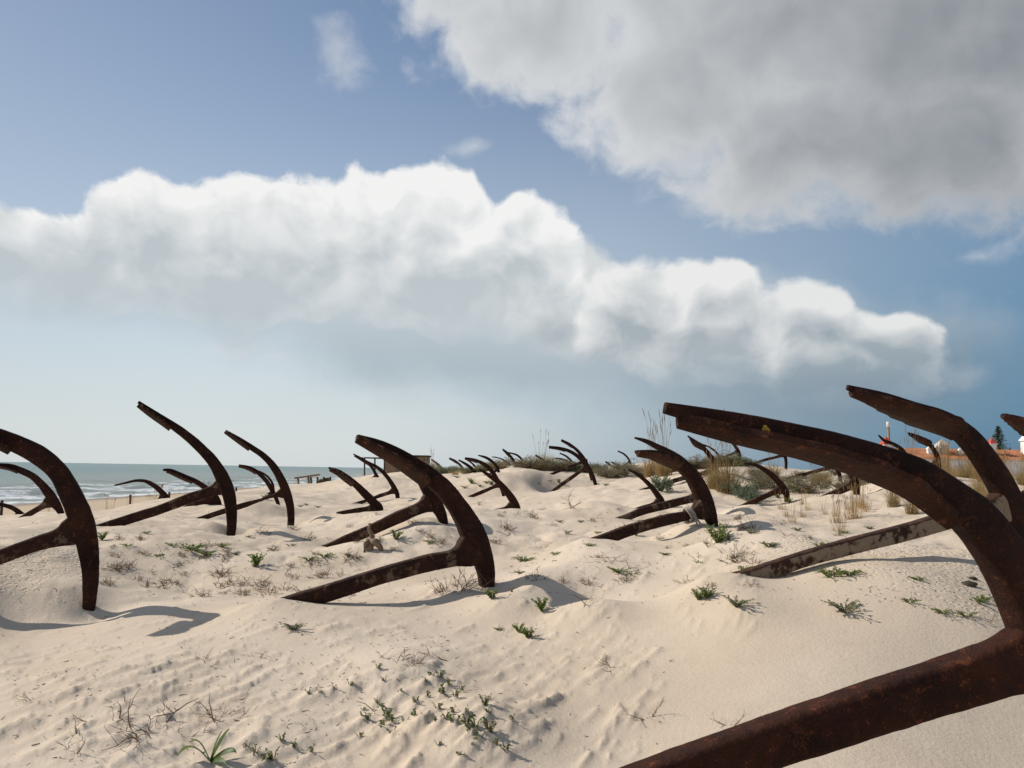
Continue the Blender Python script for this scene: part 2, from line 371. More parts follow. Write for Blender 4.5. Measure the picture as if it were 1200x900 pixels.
 dict(d=17, yaw=16, base=(984,566), fl=None,
  arm=[(938,521,2),(955,527,4),(970,536,5),(979,546,6),(984,557,5),(985,567,4.4),(985,577,4)],
  shank=[(980,546,7),(970,548.6,5.4),(940,556.5,5),(917,563,4.5),(895,570,4)],
  label='anchor mostly hidden by foreground arm, its shank ending at grey scrub'),
 dict(d=10.5, yaw=14, base=(1004,582), fl=None,
  arm=[(952,521,2),(972,530,5),(988,542,7),(998,556,9),(1003,569,10),(1004,582,8),(1003,596,7)],
  shank=[(1001,567,12),(993,571.5,9.5),(978,578,9),(957,587,6.5),(938,595,5)],
  label='reddish anchor shank in dry grass directly under the foreground arm'),
 dict(d=14, yaw=20, base=(1068,558), fl=None,
  arm=[(1029.5,510,2),(1036,516,4),(1046,520,4.6),(1057,527,5),(1064,538,5.4),(1067,550,5),(1068,564,4.4)],
  shank=[(1065,541,6.4),(1058,545,4.6),(1040,552,4.4),(1020,560,4)],
  label='anchor tip peeping over the foreground arm below the red capped chimney'),
 dict(d=12, yaw=20, base=(1101,560), fl=(0.05, 0.6, .12),
  arm=[(1064,507.3,2),(1073,510.5,4),(1082,515,5.4),(1089,520.5,5.6),(1095,528,5.8),(1099,538,6.2),(1101,550,5.6),(1101,568,5)],
  shank=[(1099,540,7.4),(1092,545,5.4),(1075,551,5),(1055,558,4.6)],
  label='anchor arm before the tiled roof, between the two right hand big arms'),
]

# ------------------------------------------------------------------ ground height
def far_h(X, Y):
    t = np.clip((-4 - X) / 20.0, 0, 1); s = t * t * (3 - 2 * t)
    z = -0.28 - 2.75 * s
    z = z + 0.25 * sstep(X, 4, 30)
    b = np.clip((-24 - X) / 24.0, 0, 3.0)
    z = z - 1.0 * b
    return z
CTRL = []
def ctl(x, y, d):
    p = at(x, y, d); CTRL.append((p[0], p[1], p[2] - EYE))
for a in AN:
    if not a['base']: continue
    ctl(a['base'][0], a['base'][1], a['d'])
    y_ = R(a['yaw']); n_ = np.array((math.sin(y_), -math.cos(y_), 0.0)); c_ = at(*a['shank'][0][:2], a['d'])
    r_ = ray(*a['shank'][-2][:2]); p_ = CAMP + r_ * np.dot(c_ - CAMP, n_) / np.dot(r_, n_)
    CTRL.append((p_[0], p_[1], p_[2] - EYE - .42 * a['shank'][-2][2] * a['d'] / F))
for q in [(-150,900,2.75),(0,900,2.72),(200,900,2.75),(420,900,2.78),(600,900,2.8),(760,900,2.8),(905,900,2.72),(1050,895,2.75),(1200,880,2.95),(1400,860,3.2),
          (100,800,3.45),(300,790,3.6),(500,780,3.7),(700,780,3.6),(880,760,3.6),(1000,745,3.65),(1150,735,3.75),
          (0,745,4.5),(200,735,4.55),(360,700,4.95),(480,705,4.8),(620,715,4.7),(700,690,5.0),(800,690,4.8),(885,670,4.7),(960,668,4.6),(1060,668,4.6),(1150,664,4.75),(1300,660,5.0),
          (180,665,6.2),(330,665,6.3),(450,640,7.0),(620,640,7.4),(700,640,7.0),(760,640,6.6),(930,630,6.2),(1000,612,7.4),(1100,605,7.6),
          (385,640,7.4),(40,625,9.0),(120,612,9.5),(200,612,9.6),(240,606,10.0),(420,610,10.0),(560,608,11.5),(700,600,10.5),(860,600,10),(640,577,18),(650,590,14),(550,584,17.5),
          (760,575,15),(790,580,13),(870,594,12.4),(1000,578,13),(1080,566,15),(1180,570,13),(1300,575,13),(620,558,26),(760,556,26),(900,556,26),(1050,558,24),(1200,560,22),
          (380,583,26),(330,584,28),(360,580,36),(130,614,14),(135,614,18),(150,613,24),(60,613,17),(20,616,14),(510,556,30),(560,555,31)]:
    ctl(*q)
for az in range(-180, 181, 20):
    CTRL.append((0.9 * math.sin(R(az)), 0.9 * math.cos(R(az)), -0.98)); CTRL.append((1.8 * math.sin(R(az)), 1.8 * math.cos(R(az)), -0.99))
    if abs(az) > 55: CTRL.append((4 * math.sin(R(az)), 4 * math.cos(R(az)), -0.9)); CTRL.append((12 * math.sin(R(az)), 12 * math.cos(R(az)), float(far_h(np.array(12 * math.sin(R(az))), 0)) - .2))
for az in (-75, -60, -48, -40, -34, -28, -22, -17, -12, -7, 0, 7, 14, 21, 28, 35, 45, 60, 90, 130, 180, -130, -100):
    for r in (38, 60):
        X, Y = r * math.sin(R(az)), r * math.cos(R(az))
        CTRL.append((X, Y, float(far_h(np.array(X), np.array(Y)))))
for (X, Y) in [(-12, 20), (-16, 24), (-15, 14), (-20, 20), (-22, 10), (-9, 25), (-20, 32)]:
    CTRL.append((X, Y, float(far_h(np.array(X), np.array(Y))) - .25))
CTRL = np.array(CTRL)
def lp(X, Y):
    r = np.sqrt(X * X + Y * Y) + 1e-6; return np.stack([np.arctan2(X, Y), np.log(r)], -1)
CQ = lp(CTRL[:, 0], CTRL[:, 1])
def kern(A, B):
    da = 2 * np.sin(np.abs(A[:, None, 0] - B[None, :, 0]) * .5)
    dr = A[:, None, 1] - B[None, :, 1]
    q = np.sqrt(da * da * 2.25 + dr * dr + 0.004)
    return q * np.sqrt(q)
_n = len(CTRL)
_K = kern(CQ, CQ) - 0.004 * np.eye(_n)
_A = np.zeros((_n + 1, _n + 1)); _A[:_n, :_n] = _K; _A[:_n, _n] = 1; _A[_n, :_n] = 1
_w = np.linalg.solve(_A, np.append(CTRL[:, 2], 0))
def base_h(X, Y):
    X = np.asarray(X, float); Y = np.asarray(Y, float); sh = X.shape
    X = X.ravel(); Y = Y.ravel(); out = np.empty_like(X)
    for i in range(0, len(X), 40000):
        sl = slice(i, i + 40000); q = lp(X[sl], Y[sl]); out[sl] = kern(q, CQ) @ _w[:_n] + _w[_n]
    r = np.hypot(X, Y); t = sstep(r, 32, 55)
    out = out * (1 - t) + far_h(X, Y) * t
    t = sstep(r, 1.0, 1.8); out = out * t - 0.99 * (1 - t)
    return out.reshape(sh)
MOUNDS = []   # x, y, radius, height
BUMPS = []    # x, y, height, length, width, direction
def ground_h(X, Y, fine=True):
    X = np.asarray(X, float); Y = np.asarray(Y, float)
    z = base_h(X, Y); r = np.hypot(X, Y)
    dune = sstep(X, -24, -12)
    z = z + 0.10 * fbm(X / 1.9, Y / 1.9, o=3, s=3) * sstep(r, 1.5, 6) * dune
    z = z + 0.20 * fbm(X / 7, Y / 7, o=3, s=5) * sstep(r, 10, 24) * dune
    z = z + 0.05 * np.abs(fbm(X / .50, Y / .50, o=3, s=9)) * sstep(r, 4.2, 7.0) * dune
    z = z + 0.006 * fbm(X / .35, Y / .35, o=3, s=11)
    # smooth drift on the right foreground
    if fine:
        rough = sstep(fbm(X / 1.3, Y / 1.3, o=2, s=21), -0.15, 0.35)
        z = z + rough * 0.010 * fbm(X / .10, Y / .10, o=3, s=13) * (1 - sstep(r, 8, 14))
    zf = z.ravel().copy(); xf = X.ravel(); yf = Y.ravel()
    small = xf.size <= 600
    if small and MOUNDS:
        Mo = np.array(MOUNDS); dd = (xf[:, None] - Mo[None, :, 0]) ** 2 + (yf[:, None] - Mo[None, :, 1]) ** 2
        zf += (Mo[None, :, 3] * np.exp(-dd / Mo[None, :, 2] ** 2) * (dd < (2.6 * Mo[None, :, 2]) ** 2)).sum(1)
    if not small:
        order = np.argsort(yf, kind='stable'); ys = yf[order]
        for (mx, my, mr, mh) in MOUNDS:
            i0, i1 = np.searchsorted(ys, (my - 2.6 * mr, my + 2.6 * mr)); ii = order[i0:i1]
            ii = ii[np.abs(xf[ii] - mx) < 2.6 * mr]
            dd = (xf[ii] - mx) ** 2 + (yf[ii] - my) ** 2
            zf[ii] += mh * np.exp(-dd / (mr * mr)) * (dd < (2.6 * mr) ** 2)
    if fine and not small:
        for (bx, by, bh, bl, bw, ba) in BUMPS:
            i0, i1 = np.searchsorted(ys, (by - bl * 1.2, by + bl * 1.2))
            ii = order[i0:i1]
            dx = xf[ii] - bx; k = np.abs(dx) < bl * 1.2
            ii = ii[k]
            if not len(ii): continue
            dx = xf[ii] - bx; dy = yf[ii] - by
            t = dx * math.cos(ba) + dy * math.sin(ba); s = -dx * math.sin(ba) + dy * math.cos(ba)
            wd = bw * (1 + 0.7 * np.clip(t / bl, 0, 1))
            prof = np.where(t > 0, np.clip(1 - t / bl, 0, 1) ** 1.4, np.exp(-(t / (bw * .7)) ** 2))
            zf[ii] += bh * prof * np.exp(-np.abs(s / wd) ** 1.25)
    return zf.reshape(X.shape)
def gz(x, y): return float(ground_h(np.array([x]), np.array([y]), fine=False)[0]) + EYE
def hit(px, py, lo=1.5, hi=120):
    """where the ray of a pixel meets the sand"""
    r = ray(px, py)
    t = np.exp(np.linspace(math.log(lo), math.log(hi), 80))
    zz = ground_h(r[0] * t, r[1] * t, fine=False); diff = r[2] * t - zz
    k = np.where(diff < 0)[0]
    if not len(k): return None
    k = k[0]
    if k == 0: tt = t[0]
    else:
        t = np.linspace(t[k - 1], t[k], 9); diff = r[2] * t - ground_h(r[0] * t, r[1] * t, fine=False); k = max(int(np.where(diff < 0)[0][0]), 1) if (diff < 0).any() else 8
        tt = t[k - 1] + (t[k] - t[k - 1]) * diff[k - 1] / (diff[k - 1] - diff[k] + 1e-9)
    return np.array((r[0] * tt, r[1] * tt, EYE + r[2] * tt)), tt

def hit_many(pxy, lo=1.7, step=1.03, n=75):
    rays = np.array([ray(a, b) for a, b in pxy]); t = np.full(len(rays), lo); done = np.zeros(len(rays), bool); res = np.zeros(len(rays))
    prev = rays[:, 2] * t - ground_h(rays[:, 0] * t, rays[:, 1] * t, fine=False)
    for s in range(n):
        act = np.where(~done)[0]
        if not len(act): break
        q = rays[act]; t2 = t[act] * step; dd = q[:, 2] * t2 - ground_h(q[:, 0] * t2, q[:, 1] * t2, fine=False)
        c = dd < 0; k = act[c]; res[k] = t[k] + (t2[c] - t[k]) * prev[k] / (prev[k] - dd[c] + 1e-9); done[k] = True
        t[act] = t2; prev[act] = dd
    return rays * res[:, None] + CAMP, res, done
# ------------------------------------------------------------------ object helpers
def tag(o, label=None, cat=None, group=None, kind=None):
    if label: o['label'] = label
    if cat: o['category'] = cat
    if group: o['group'] = group
    if kind: o['kind'] = kind
    return o
def link(name, me, mat=None, parent=None, smooth=True):
    o = bpy.data.objects.new(name, me); COL.objects.link(o)
    if mat is not None and not me.materials: me.materials.append(mat)
    if smooth: me.polygons.foreach_set('use_smooth', [True] * len(me.polygons))
    if parent is not None: o.parent = parent
    return o
def empty(name, loc, rz=0):
    o = bpy.data.objects.new(name, None); COL.objects.link(o); o.location = loc; o.rotation_euler = (0, 0, rz); o.empty_display_size = .1
    return o
def mesh(name, V, Fc):
    me = bpy.data.meshes.new(name); me.from_pydata([tuple(map(float, v)) for v in V], [], [tuple(f) for f in Fc]); me.update(); return me
def grid_mesh(name, V, nr, nc, wrap=False):
    me = bpy.data.meshes.new(name)
    cc = nc if wrap else nc - 1
    i = np.arange(nr - 1)[:, None]; j = np.arange(cc)[None, :]; j2 = (j + 1) % nc
    q = np.stack([i * nc + j, i * nc + j2, (i + 1) * nc + j2, (i + 1) * nc + j], -1).reshape(-1, 4)
    me.vertices.add(len(V)); me.vertices.foreach_set('co', np.asarray(V, np.float32).ravel())
    me.loops.add(q.size); me.loops.foreach_set('vertex_index', q.ravel().astype(np.int32))
    me.polygons.add(len(q)); me.polygons.foreach_set('loop_start', np.arange(0, q.size, 4, dtype=np.int32)); me.polygons.foreach_set('loop_total', np.full(len(q), 4, np.int32))
    me.update(calc_edges=True); me.validate(); return me
MB_rng = random.Random(4)
class MB:
    """collects faces of one mesh"""
    def __init__(s): s.V = []; s.F = []; s.M = []
    def add(s, V, Fc, m=0):
        o = len(s.V); s.V += [tuple(map(float, v)) for v in V]; s.F += [tuple(i + o for i in f) for f in Fc]; s.M += [m] * len(Fc)
    def box(s, lo, hi, m=0):
        x0, y0, z0 = lo; x1, y1, z1 = hi
        s.add([(x0,y0,z0),(x1,y0,z0),(x1,y1,z0),(x0,y1,z0),(x0,y0,z1),(x1,y0,z1),(x1,y1,z1),(x0,y1,z1)],
              [(0,3,2,1),(4,5,6,7),(0,1,5,4),(1,2,6,5),(2,3,7,6),(3,0,4,7)], m)
    def tube(s, pts, rad, k=5, m=0):
        pts = [Vector(p) for p in pts]; n = len(pts); rings = []
        if not hasattr(rad, '__len__'): rad = [rad] * n
        up = Vector((.31, .17, .93))
        for i, p in enumerate(pts):
            t = (pts[min(i + 1, n - 1)] - pts[max(i - 1, 0)]).normalized()
            a = t.cross(up)
            if a.length < .05: a = t.cross(Vector((1, 0, 0)))
            a.normalize(); b = t.cross(a)
            rings.append([p + (a * math.cos(2 * math.pi * j / k) + b * math.sin(2 * math.pi * j / k)) * rad[i] for j in range(k)])
        V = [v for r_ in rings for v in r_]
        Fc = [(i * k + j, i * k + (j + 1) % k, (i + 1) * k + (j + 1) % k, (i + 1) * k + j) for i in range(n - 1) for j in range(k)]
        Fc += [tuple(range(k))[::-1], tuple((n - 1) * k + j for j in range(k))]
        s.add(V, Fc, m)
    def build(s, name, mats, parent=None, smooth=True):
        me = mesh(name, s.V, s.F)
        for q in (mats if isinstance(mats, (list, tuple)) else [mats]): me.materials.append(q)
        if len(me.materials) > 1: me.polygons.foreach_set('material_index', s.M)
        return link(name, me, None, parent, smooth)
def copy_tree(o, parent=None):
    c = o.copy(); COL.objects.link(c); c.parent = parent
    for ch in list(o.children): copy_tree(ch, c)
    return c

# ------------------------------------------------------------------ materials
def mat(name):
    m = bpy.data.materials.new(name); m.use_nodes = True
    nb = NB(m.node_tree); b = nb.n['Principled BSDF']
    return m, nb, b
def bump(nb, b, h, strength, dist):
    n = nb.node('ShaderNodeBump'); nb.put(n.inputs['Height'], h); n.inputs['Strength'].default_value = strength; n.inputs['Distance'].default_value = dist
    nb.l.new(n.outputs[0], b.inputs['Normal']); return n
def simple(name, c1, c2, scale=20, rough=.8, bmp=0.0, detail=5, rnd=0.0):
    m, nb, b = mat(name)
    p = nb.node('ShaderNodeTexCoord').outputs['Object']
    oi = nb.node('ShaderNodeObjectInfo').outputs['Random']
    p2 = nb.v('ADD', p, nb.xyz(nb.m('MULTIPLY', oi, 31), nb.m('MULTIPLY', oi, 17), 0.0))
    f = nb.noise(p2, scale, detail, .6)
    f = nb.ss(f, .3, .7)
    if rnd: f = nb.m('ADD', nb.m('MULTIPLY', f, 1 - rnd), nb.m('MULTIPLY', oi, rnd))
    nb.put(b.inputs['Base Color'], nb.mix(f, c1, c2)); b.inputs['Roughness'].default_value = rough
    b.inputs['Specular IOR Level'].default_value = .25
    if bmp: bump(nb, b, f, .6, bmp)
    return m
def leafmat(name, c1, c2, scale=20, rough=.7, rnd=.4, tr=.45):
    m = simple(name, c1, c2, scale, rough, rnd=rnd); nb = NB(m.node_tree); b = nb.n['Principled BSDF']
    t = nb.node('ShaderNodeBsdfTranslucent'); src = b.inputs['Base Color'].links[0].from_socket
    nb.put(t.inputs[0], nb.mix(.5, src, tuple(min(1, q * 1.6) for q in c2)))
    x = nb.node('ShaderNodeMixShader'); x.inputs[0].default_value = tr
    nb.l.new(b.outputs[0], x.inputs[1]); nb.l.new(t.outputs[0], x.inputs[2]); nb.l.new(x.outputs[0], nb.n['Material Output'].inputs[0])
    return m
def rust(name, dark, mid, hot, crust=0.0, crustcol=(.34, .25, .16), rough=.75, side=False):
    m, nb, b = mat(name)
    p = nb.node('ShaderNodeTexCoord').outputs['Object']
    oi = nb.node('ShaderNodeObjectInfo').outputs['Random']
    p = nb.v('ADD', p, nb.xyz(nb.m('MULTIPLY', oi, 37), nb.m('MULTIPLY', oi, 11), nb.m('MULTIPLY', oi, 23)))
    n1 = nb.noise(p, 3.2, 8, .62); n2 = nb.noise(p, 24, 6, .65); n3 = nb.noise(p, 130, 3, .6); n4 = nb.noise(p, 8.5, 7, .7)
    c = nb.mix(nb.ss(nb.m('ADD', nb.m('MULTIPLY', n1, .6), nb.m('MULTIPLY', n2, .4)), .36, .62), dark, mid)
    c = nb.mix(nb.m('MULTIPLY', nb.ss(nb.m('ADD', nb.m('MULTIPLY', n4, .6), nb.m('MULTIPLY', n3, .4)), .52, .66), .55), c, hot)
    c = nb.mix(nb.m('MULTIPLY', nb.ss(nb.noise(p, 260, 2, .6), .56, .70), .5), c, tuple(q * .9 for q in hot))
    c = nb.mix(nb.m('MULTIPLY', nb.ss(n3, .55, .75), .45), c, tuple(q * .35 for q in dark))
    c = nb.mix(nb.m('MULTIPLY', nb.ss(nb.m('ADD', n2, nb.m('MULTIPLY', n3, .4)), .78, .9), .35), c, tuple(min(1, q * 1.9) for q in hot))
    if crust > 0:
        g = nb.noise(nb.v('ADD', p, (5, 9, 2)), 5.5, 9, .68)
        k = nb.ss(nb.m('ADD', nb.m('MULTIPLY', g, .7), nb.m('MULTIPLY', n2, .3)), .62 - crust, .70 - crust)
        if side:
            nz = nb.sep(nb.node('ShaderNodeNewGeometry').outputs['Normal'])[2]
            k = nb.m('MULTIPLY', k, nb.ss(nb.m('ADD', nz, nb.m('MULTIPLY', nb.m('SUBTRACT', n4, .5), .9)), .42, .22))
        c = nb.mix(nb.m('MULTIPLY', k, .85 if side else .6), c, nb.mix(n2, tuple(q * .75 for q in crustcol), crustcol))
    nb.put(b.inputs['Base Color'], c)
    nb.put(b.inputs['Roughness'], nb.ss(n2, .3, .7, rough - .1, rough + .15)); b.inputs['Specular IOR Level'].default_value = .14
    hh = nb.m('ADD', nb.m('MULTIPLY', n4, .7), nb.m('ADD', nb.m('MULTIPLY', n2, .35), nb.m('MULTIPLY', n3, .12)))
    bump(nb, b, hh, 1.0, .018)
    return m
M = {}
M['rust'] = rust('rust_dark', (.010, .0046, .0034), (.036, .0135, .0085), (.105, .038, .019), .0)
M['rust_red'] = rust('rust_red', (.014, .0050, .0030), (.050, .0160, .0085), (.135, .045, .021), 0.0)
M['rust_shank'] = rust('rust_shank', (.016, .008, .0055), (.050, .021, .0125), (.125, .050, .027), .10, (.24, .17, .11))
M['rust_crust'] = rust('rust_sand_caked', (.030, .016, .011), (.080, .038, .024), (.16, .075, .045), .185, (.33, .25, .17), side=True)
M['palm'] = rust('rust_fluke', (.014, .0068, .005), (.045, .018, .011), (.14, .054, .031), .0)
M['lichen'] = simple('yellow_lichen', (.42, .24, .03), (.60, .38, .05), 120, .95, .003)
M['wood'] = simple('weathered_wood', (.16, .11, .07), (.32, .23, .15), 9, .9, .004, rnd=.2)
M['wood_dark'] = simple('dark_wood', (.035, .028, .022), (.09, .07, .05), 12, .9, .003)
M['twig'] = simple('dry_twig', (.11, .07, .045), (.26, .18, .11), 30, .95, rnd=.4)
M['stem'] = simple('plant_stem', (.16, .12, .06), (.22, .20, .09), 30, .9)
M['leaf'] = leafmat('green_leaf', (.07, .125, .025), (.17, .24, .05), 25, .6, rnd=.35)
M['leaf_grey'] = leafmat('grey_green_leaf', (.10, .13, .085), (.22, .25, .16), 25, .8, rnd=.4)
M['leaf_dark'] = leafmat('dark_green_leaf', (.052, .092, .024), (.125, .18, .045), 25, .45, rnd=.2)
M['grass_dry'] = leafmat('dry_grass', (.22, .13, .055), (.44, .30, .14), 14, .85, rnd=.5)
M['grass_green'] = leafmat('marram_grass', (.09, .095, .035), (.26, .22, .09), 14, .8, rnd=.5)
M['scrub'] = leafmat('grey_scrub', (.13, .105, .075), (.30, .24, .165), 14, .9, rnd=.4)
M['scrub_green'] = leafmat('green_scrub', (.10, .10, .050), (.22, .21, .105), 14, .9, rnd=.4)
M['white'] = simple('limewash', (.68, .66, .62), (.80, .79, .76), 3, .9)
M['redcap'] = simple('red_paint', (.42, .06, .04), (.55, .10, .06), 8, .7)
M['stone'] = simple('beige_render', (.42, .34, .26), (.55, .46, .36), 3, .9)
M['pine'] = simple('pine_needles', (.018, .036, .020), (.045, .075, .035), 6, .8, rnd=.2)
M['bark'] = simple('bark', (.08, .055, .04), (.15, .11, .08), 10, .95)
M['rope'] = simple('old_rope', (.22, .19, .15), (.38, .34, .28), 60, .95)

def sand_mat():
    m, nb, b = mat('dune_sand')
    p = nb.node('ShaderNodeNewGeometry').outputs['Position']
    X, Y, Z = nb.sep(p)
    n1 = nb.noise(p, .8, 6, .55); n2 = nb.noise(p, 14, 5, .6); n3 = nb.noise(p, 330, 3, .7); n4 = nb.noise(p, 1100, 2, .5)
    c = nb.mix(nb.ss(n1, .35, .68), (.575, .464, .347), (.645, .531, .411))
    c = nb.mix(nb.m('MULTIPLY', nb.ss(n2, .5, .75), .30), c, (.475, .375, .28))
    c = nb.mix(nb.m('MULTIPLY', nb.ss(n3, .54, .72), .50), c, (.36, .265, .18))
    c = nb.mix(nb.m('MULTIPLY', nb.ss(n4, .55, .75), .30), c, (.66, .55, .43))
    beach = nb.m('MULTIPLY', nb.ss(X, -14.0, -20.0), nb.ss(nb.noise(p, .5, 5, .6), .3, .6, .6, 1.0))
    c = nb.mix(beach, c, (.50, .38, .26))
    wet = nb.ss(nb.m('ADD', Z, nb.m('MULTIPLY', n1, .2)), .42, .18)
    c = nb.mix(wet, c, (.26, .19, .13))
    # litter and vegetation-stained sand further back
    lit = nb.m('MULTIPLY', nb.ss(nb.noise(p, 2.6, 7, .75), .56, .66), nb.ss(Y, 6.0, 11.0))
    lit = nb.m('MULTIPLY', lit, nb.ss(X, -16.0, -10.0))
    c = nb.mix(nb.m('MULTIPLY', lit, .30), c, (.30, .23, .15))
    nb.put(b.inputs['Base Color'], c)
    nb.put(b.inputs['Roughness'], nb.m('SUBTRACT', .97, nb.m('MULTIPLY', wet, .55))); b.inputs['Specular IOR Level'].default_value = .12
    pit = nb.vor(nb.v('ADD', p, nb.v('SCALE', nb.noise(p, 20, 2, .5, col=True), scale=.05)), 32, out='Distance')
    wb = nb.v('SCALE', nb.v('SUBTRACT', nb.noise(p, 2.5, 3, .6, col=True), (.5, .5, .5)), scale=.9)
    pw = nb.v('MULTIPLY', nb.v('ADD', p, wb), (1, 1, 0))
    q1 = at(1095, 662, 4.75); q2 = at(20, 682, 5.4)
    pm = nb.m('MAXIMUM', nb.ss(nb.v('DISTANCE', pw, (q1[0], q1[1], 0)), 1.15, .55), nb.ss(nb.v('DISTANCE', pw, (q2[0], q2[1], 0)), .75, .4))
    h = nb.m('ADD', nb.m('MULTIPLY', nb.m('MULTIPLY', nb.ss(pit, .08, .55), pm), .75), nb.m('ADD', nb.m('MULTIPLY', n3, .14), nb.m('MULTIPLY', nb.noise(p, 55, 4, .6), .40)))
    bump(nb, b, h, .55, .014)
    return m
M['sand'] = sand_mat()

# ------------------------------------------------------------------ sand details: hummocks and wind-blown tails
rg = random.Random(11)
def add_mound(px, py, rpx, hm):
    g = hit(px, py)
    if g is None: return
    p, t = g; MOUNDS.append((p[0], p[1], rpx * t / F, hm))
for q in [(500,640,55,.16),(590,700,60,.10),(470,790,75,.07),(560,860,80,.09),(210,655,60,.10),(320,660,50,.08),(60,690,60,.07),(870,720,45,.04),(800,710,60,.04),(600,723,50,.09),(655,724,60,.11),(710,720,50,.07),(640,699,45,-.08),(690,699,45,-.05),
          (300,600,40,.15),(150,600,60,.14),(330,575,45,.2),(330,860,60,.03),(700,600,40,.12),(860,640,50,.08),(930,640,50,.08),(1060,690,90,.06),
          (620,560,60,.25),(440,568,40,.2),(960,590,40,.12),(410,650,50,.08),(350,690,70,.05),(690,670,80,.05)]:
    add_mound(*q)
for a in AN:
    if a['base'] and a['d'] < 12:
        p = at(a['base'][0], a['base'][1], a['d']); MOUNDS.append((p[0] - .20, p[1] + .05, .22, .07)); MOUNDS.append((p[0] + .10, p[1] - .12, .14, -.06)); MOUNDS.append((p[0] + .45, p[1] - .05, .30, .05))
def fit_sand():
    pts = []
    for a in AN:
        if not a['base']: continue
        y_ = R(a['yaw']); n_ = np.array((math.sin(y_), -math.cos(y_), 0.0)); c_ = at(*a['shank'][0][:2], a['d'])
        def pl(x, y):
            r_ = ray(x, y); t = np.dot(c_ - CAMP, n_) / np.dot(r_, n_); return CAMP + r_ * t, t
        sk = a['shank'][:-1]; m = len(sk)
        for q in range(1, m):
            for f in ((.5, 1.0) if q < m - 1 else (.34, .67, 1.0)):
                x, y, w = [sk[q - 1][j] * (1 - f) + sk[q][j] * f for j in range(3)]
                p, t = pl(x, y); end = (q == m - 1 and f == 1.0)
                pts.append((p[0], p[1], p[2] - EYE - (.45 if end else .55) * w * t / F, end, a['d']))
        if a['d'] < 10: x, y, w = a['shank'][-1]; p, t = pl(x, y); pts.append((p[0], p[1], p[2] - EYE + (.75 * w + 2) * t / F, 2, a['d']))
        p, t = pl(*a['base']); pts.append((p[0], p[1], p[2] - EYE, True, a['d']))
    P = np.array(pts, float)
    for it in range(4):
        z = ground_h(P[:, 0], P[:, 1], fine=False); e = z - P[:, 2]
        for k in range(len(P)):
            if P[k, 4] > 23: continue
            if (e[k] > .005 and P[k, 3] < 2) or (P[k, 3] > 0 and e[k] < -.01):
                MOUNDS.append((P[k, 0], P[k, 1], min(max(.22, .034 * P[k, 4]), .8), min(float(-e[k]) * (.8 if P[k, 3] else .6), .05)))
fit_sand()
TAIL = R(232)      # tails point to the lower left
SPRIGS = [(443,785,.8),(515,797,1.2),(497,805,.9),(520,817,1.3),(533,820,1),(500,820,.9),(487,828,1),(443,827,.8),(410,808,1),(390,813,1),(373,817,.9),(362,817,.9),(453,843,1.3),(447,857,1.1),(428,848,1.2),(420,868,.8),(487,843,1),(500,847,1),(513,850,1),(533,853,1.2),(547,853,1.3),(557,860,1.5),(572,860,1.3),(568,828,1.2),(573,840,.8),(600,848,.8),(553,880,.8),(540,893,.9),(593,883,.9),(320,893,1.2),(470,870,.7),(513,877,.7),(300,888,1),(450,800,.7),(425,835,.6),(470,815,.7),(460,865,.9),(530,838,.8),(545,840,.8),(580,875,.8),
          (505,798,1.0),(525,806,.9),(540,812,.8),(512,835,1.0),(522,846,1.0),(552,868,1.1),(563,874,1.0),(448,835,.9),(459,850,1.0),(345,878,.8),(365,885,.8),(330,870,.8),(290,880,.8),(310,897,1.0),(475,850,.8)]
for (x, y, q), p in zip(SPRIGS, hit_many([q[:2] for q in SPRIGS])[0]):
    BUMPS.append((p[0], p[1], .017 * q, .20 * q, .016, TAIL + rg.gauss(0, .2)))
_xy = []
for i in range(1100):
    u = rg.random()
    if u < .50: px, py = rg.gauss(190, 140), rg.gauss(815, 48)
    elif u < .66: px, py = rg.gauss(500, 75), rg.gauss(830, 42)
    elif u < .90: px, py = rg.uniform(0, 900), rg.uniform(630, 740)
    else: px, py = rg.uniform(560, 780), rg.uniform(740, 890)
    if -60 < px < 1000 and 625 < py < 905: _xy.append((px, py))
for p, t, ok in zip(*hit_many(_xy)):
    if not ok or t > 12: continue
    k = rg.uniform(.5, 1.0) ** 1.5
    if rg.random() < .6: k *= .55
    BUMPS.append((p[0], p[1], .017 * k, rg.uniform(.10, .28) * (.4 + k * .8), .0115 * (.5 + k), TAIL + rg.gauss(0, .18)))

# ------------------------------------------------------------------ the ground sheet
def build_ground():
    a0 = np.radians(np.linspace(-43, 43, 1060)); a1 = np.radians(np.linspace(43, 317, 140)[1:-1])
    az = np.concatenate([a0, a1])
    rr = np.concatenate([[0.05, .3, .6, .9, 1.2, 1.5], np.exp(np.arange(math.log(1.7), math.log(60), .0062)), np.exp(np.arange(math.log(60.5), math.log(9000), .06))])
    A, RR = np.meshgrid(az, rr)
    X = RR * np.sin(A); Y = RR * np.cos(A)
    Z = ground_h(X, Y) + EYE
    V = np.stack([X, Y, Z], -1).reshape(-1, 3)
    me = grid_mesh('sand', V, len(rr), len(az), True)
    o = link('sand_ground', me, M['sand']); tag(o, kind='structure')
    me.polygons.foreach_get('normal', n_ := np.empty(len(me.polygons) * 3, np.float32))
    if n_[2::3].mean() < 0: me.flip_normals()
build_ground()

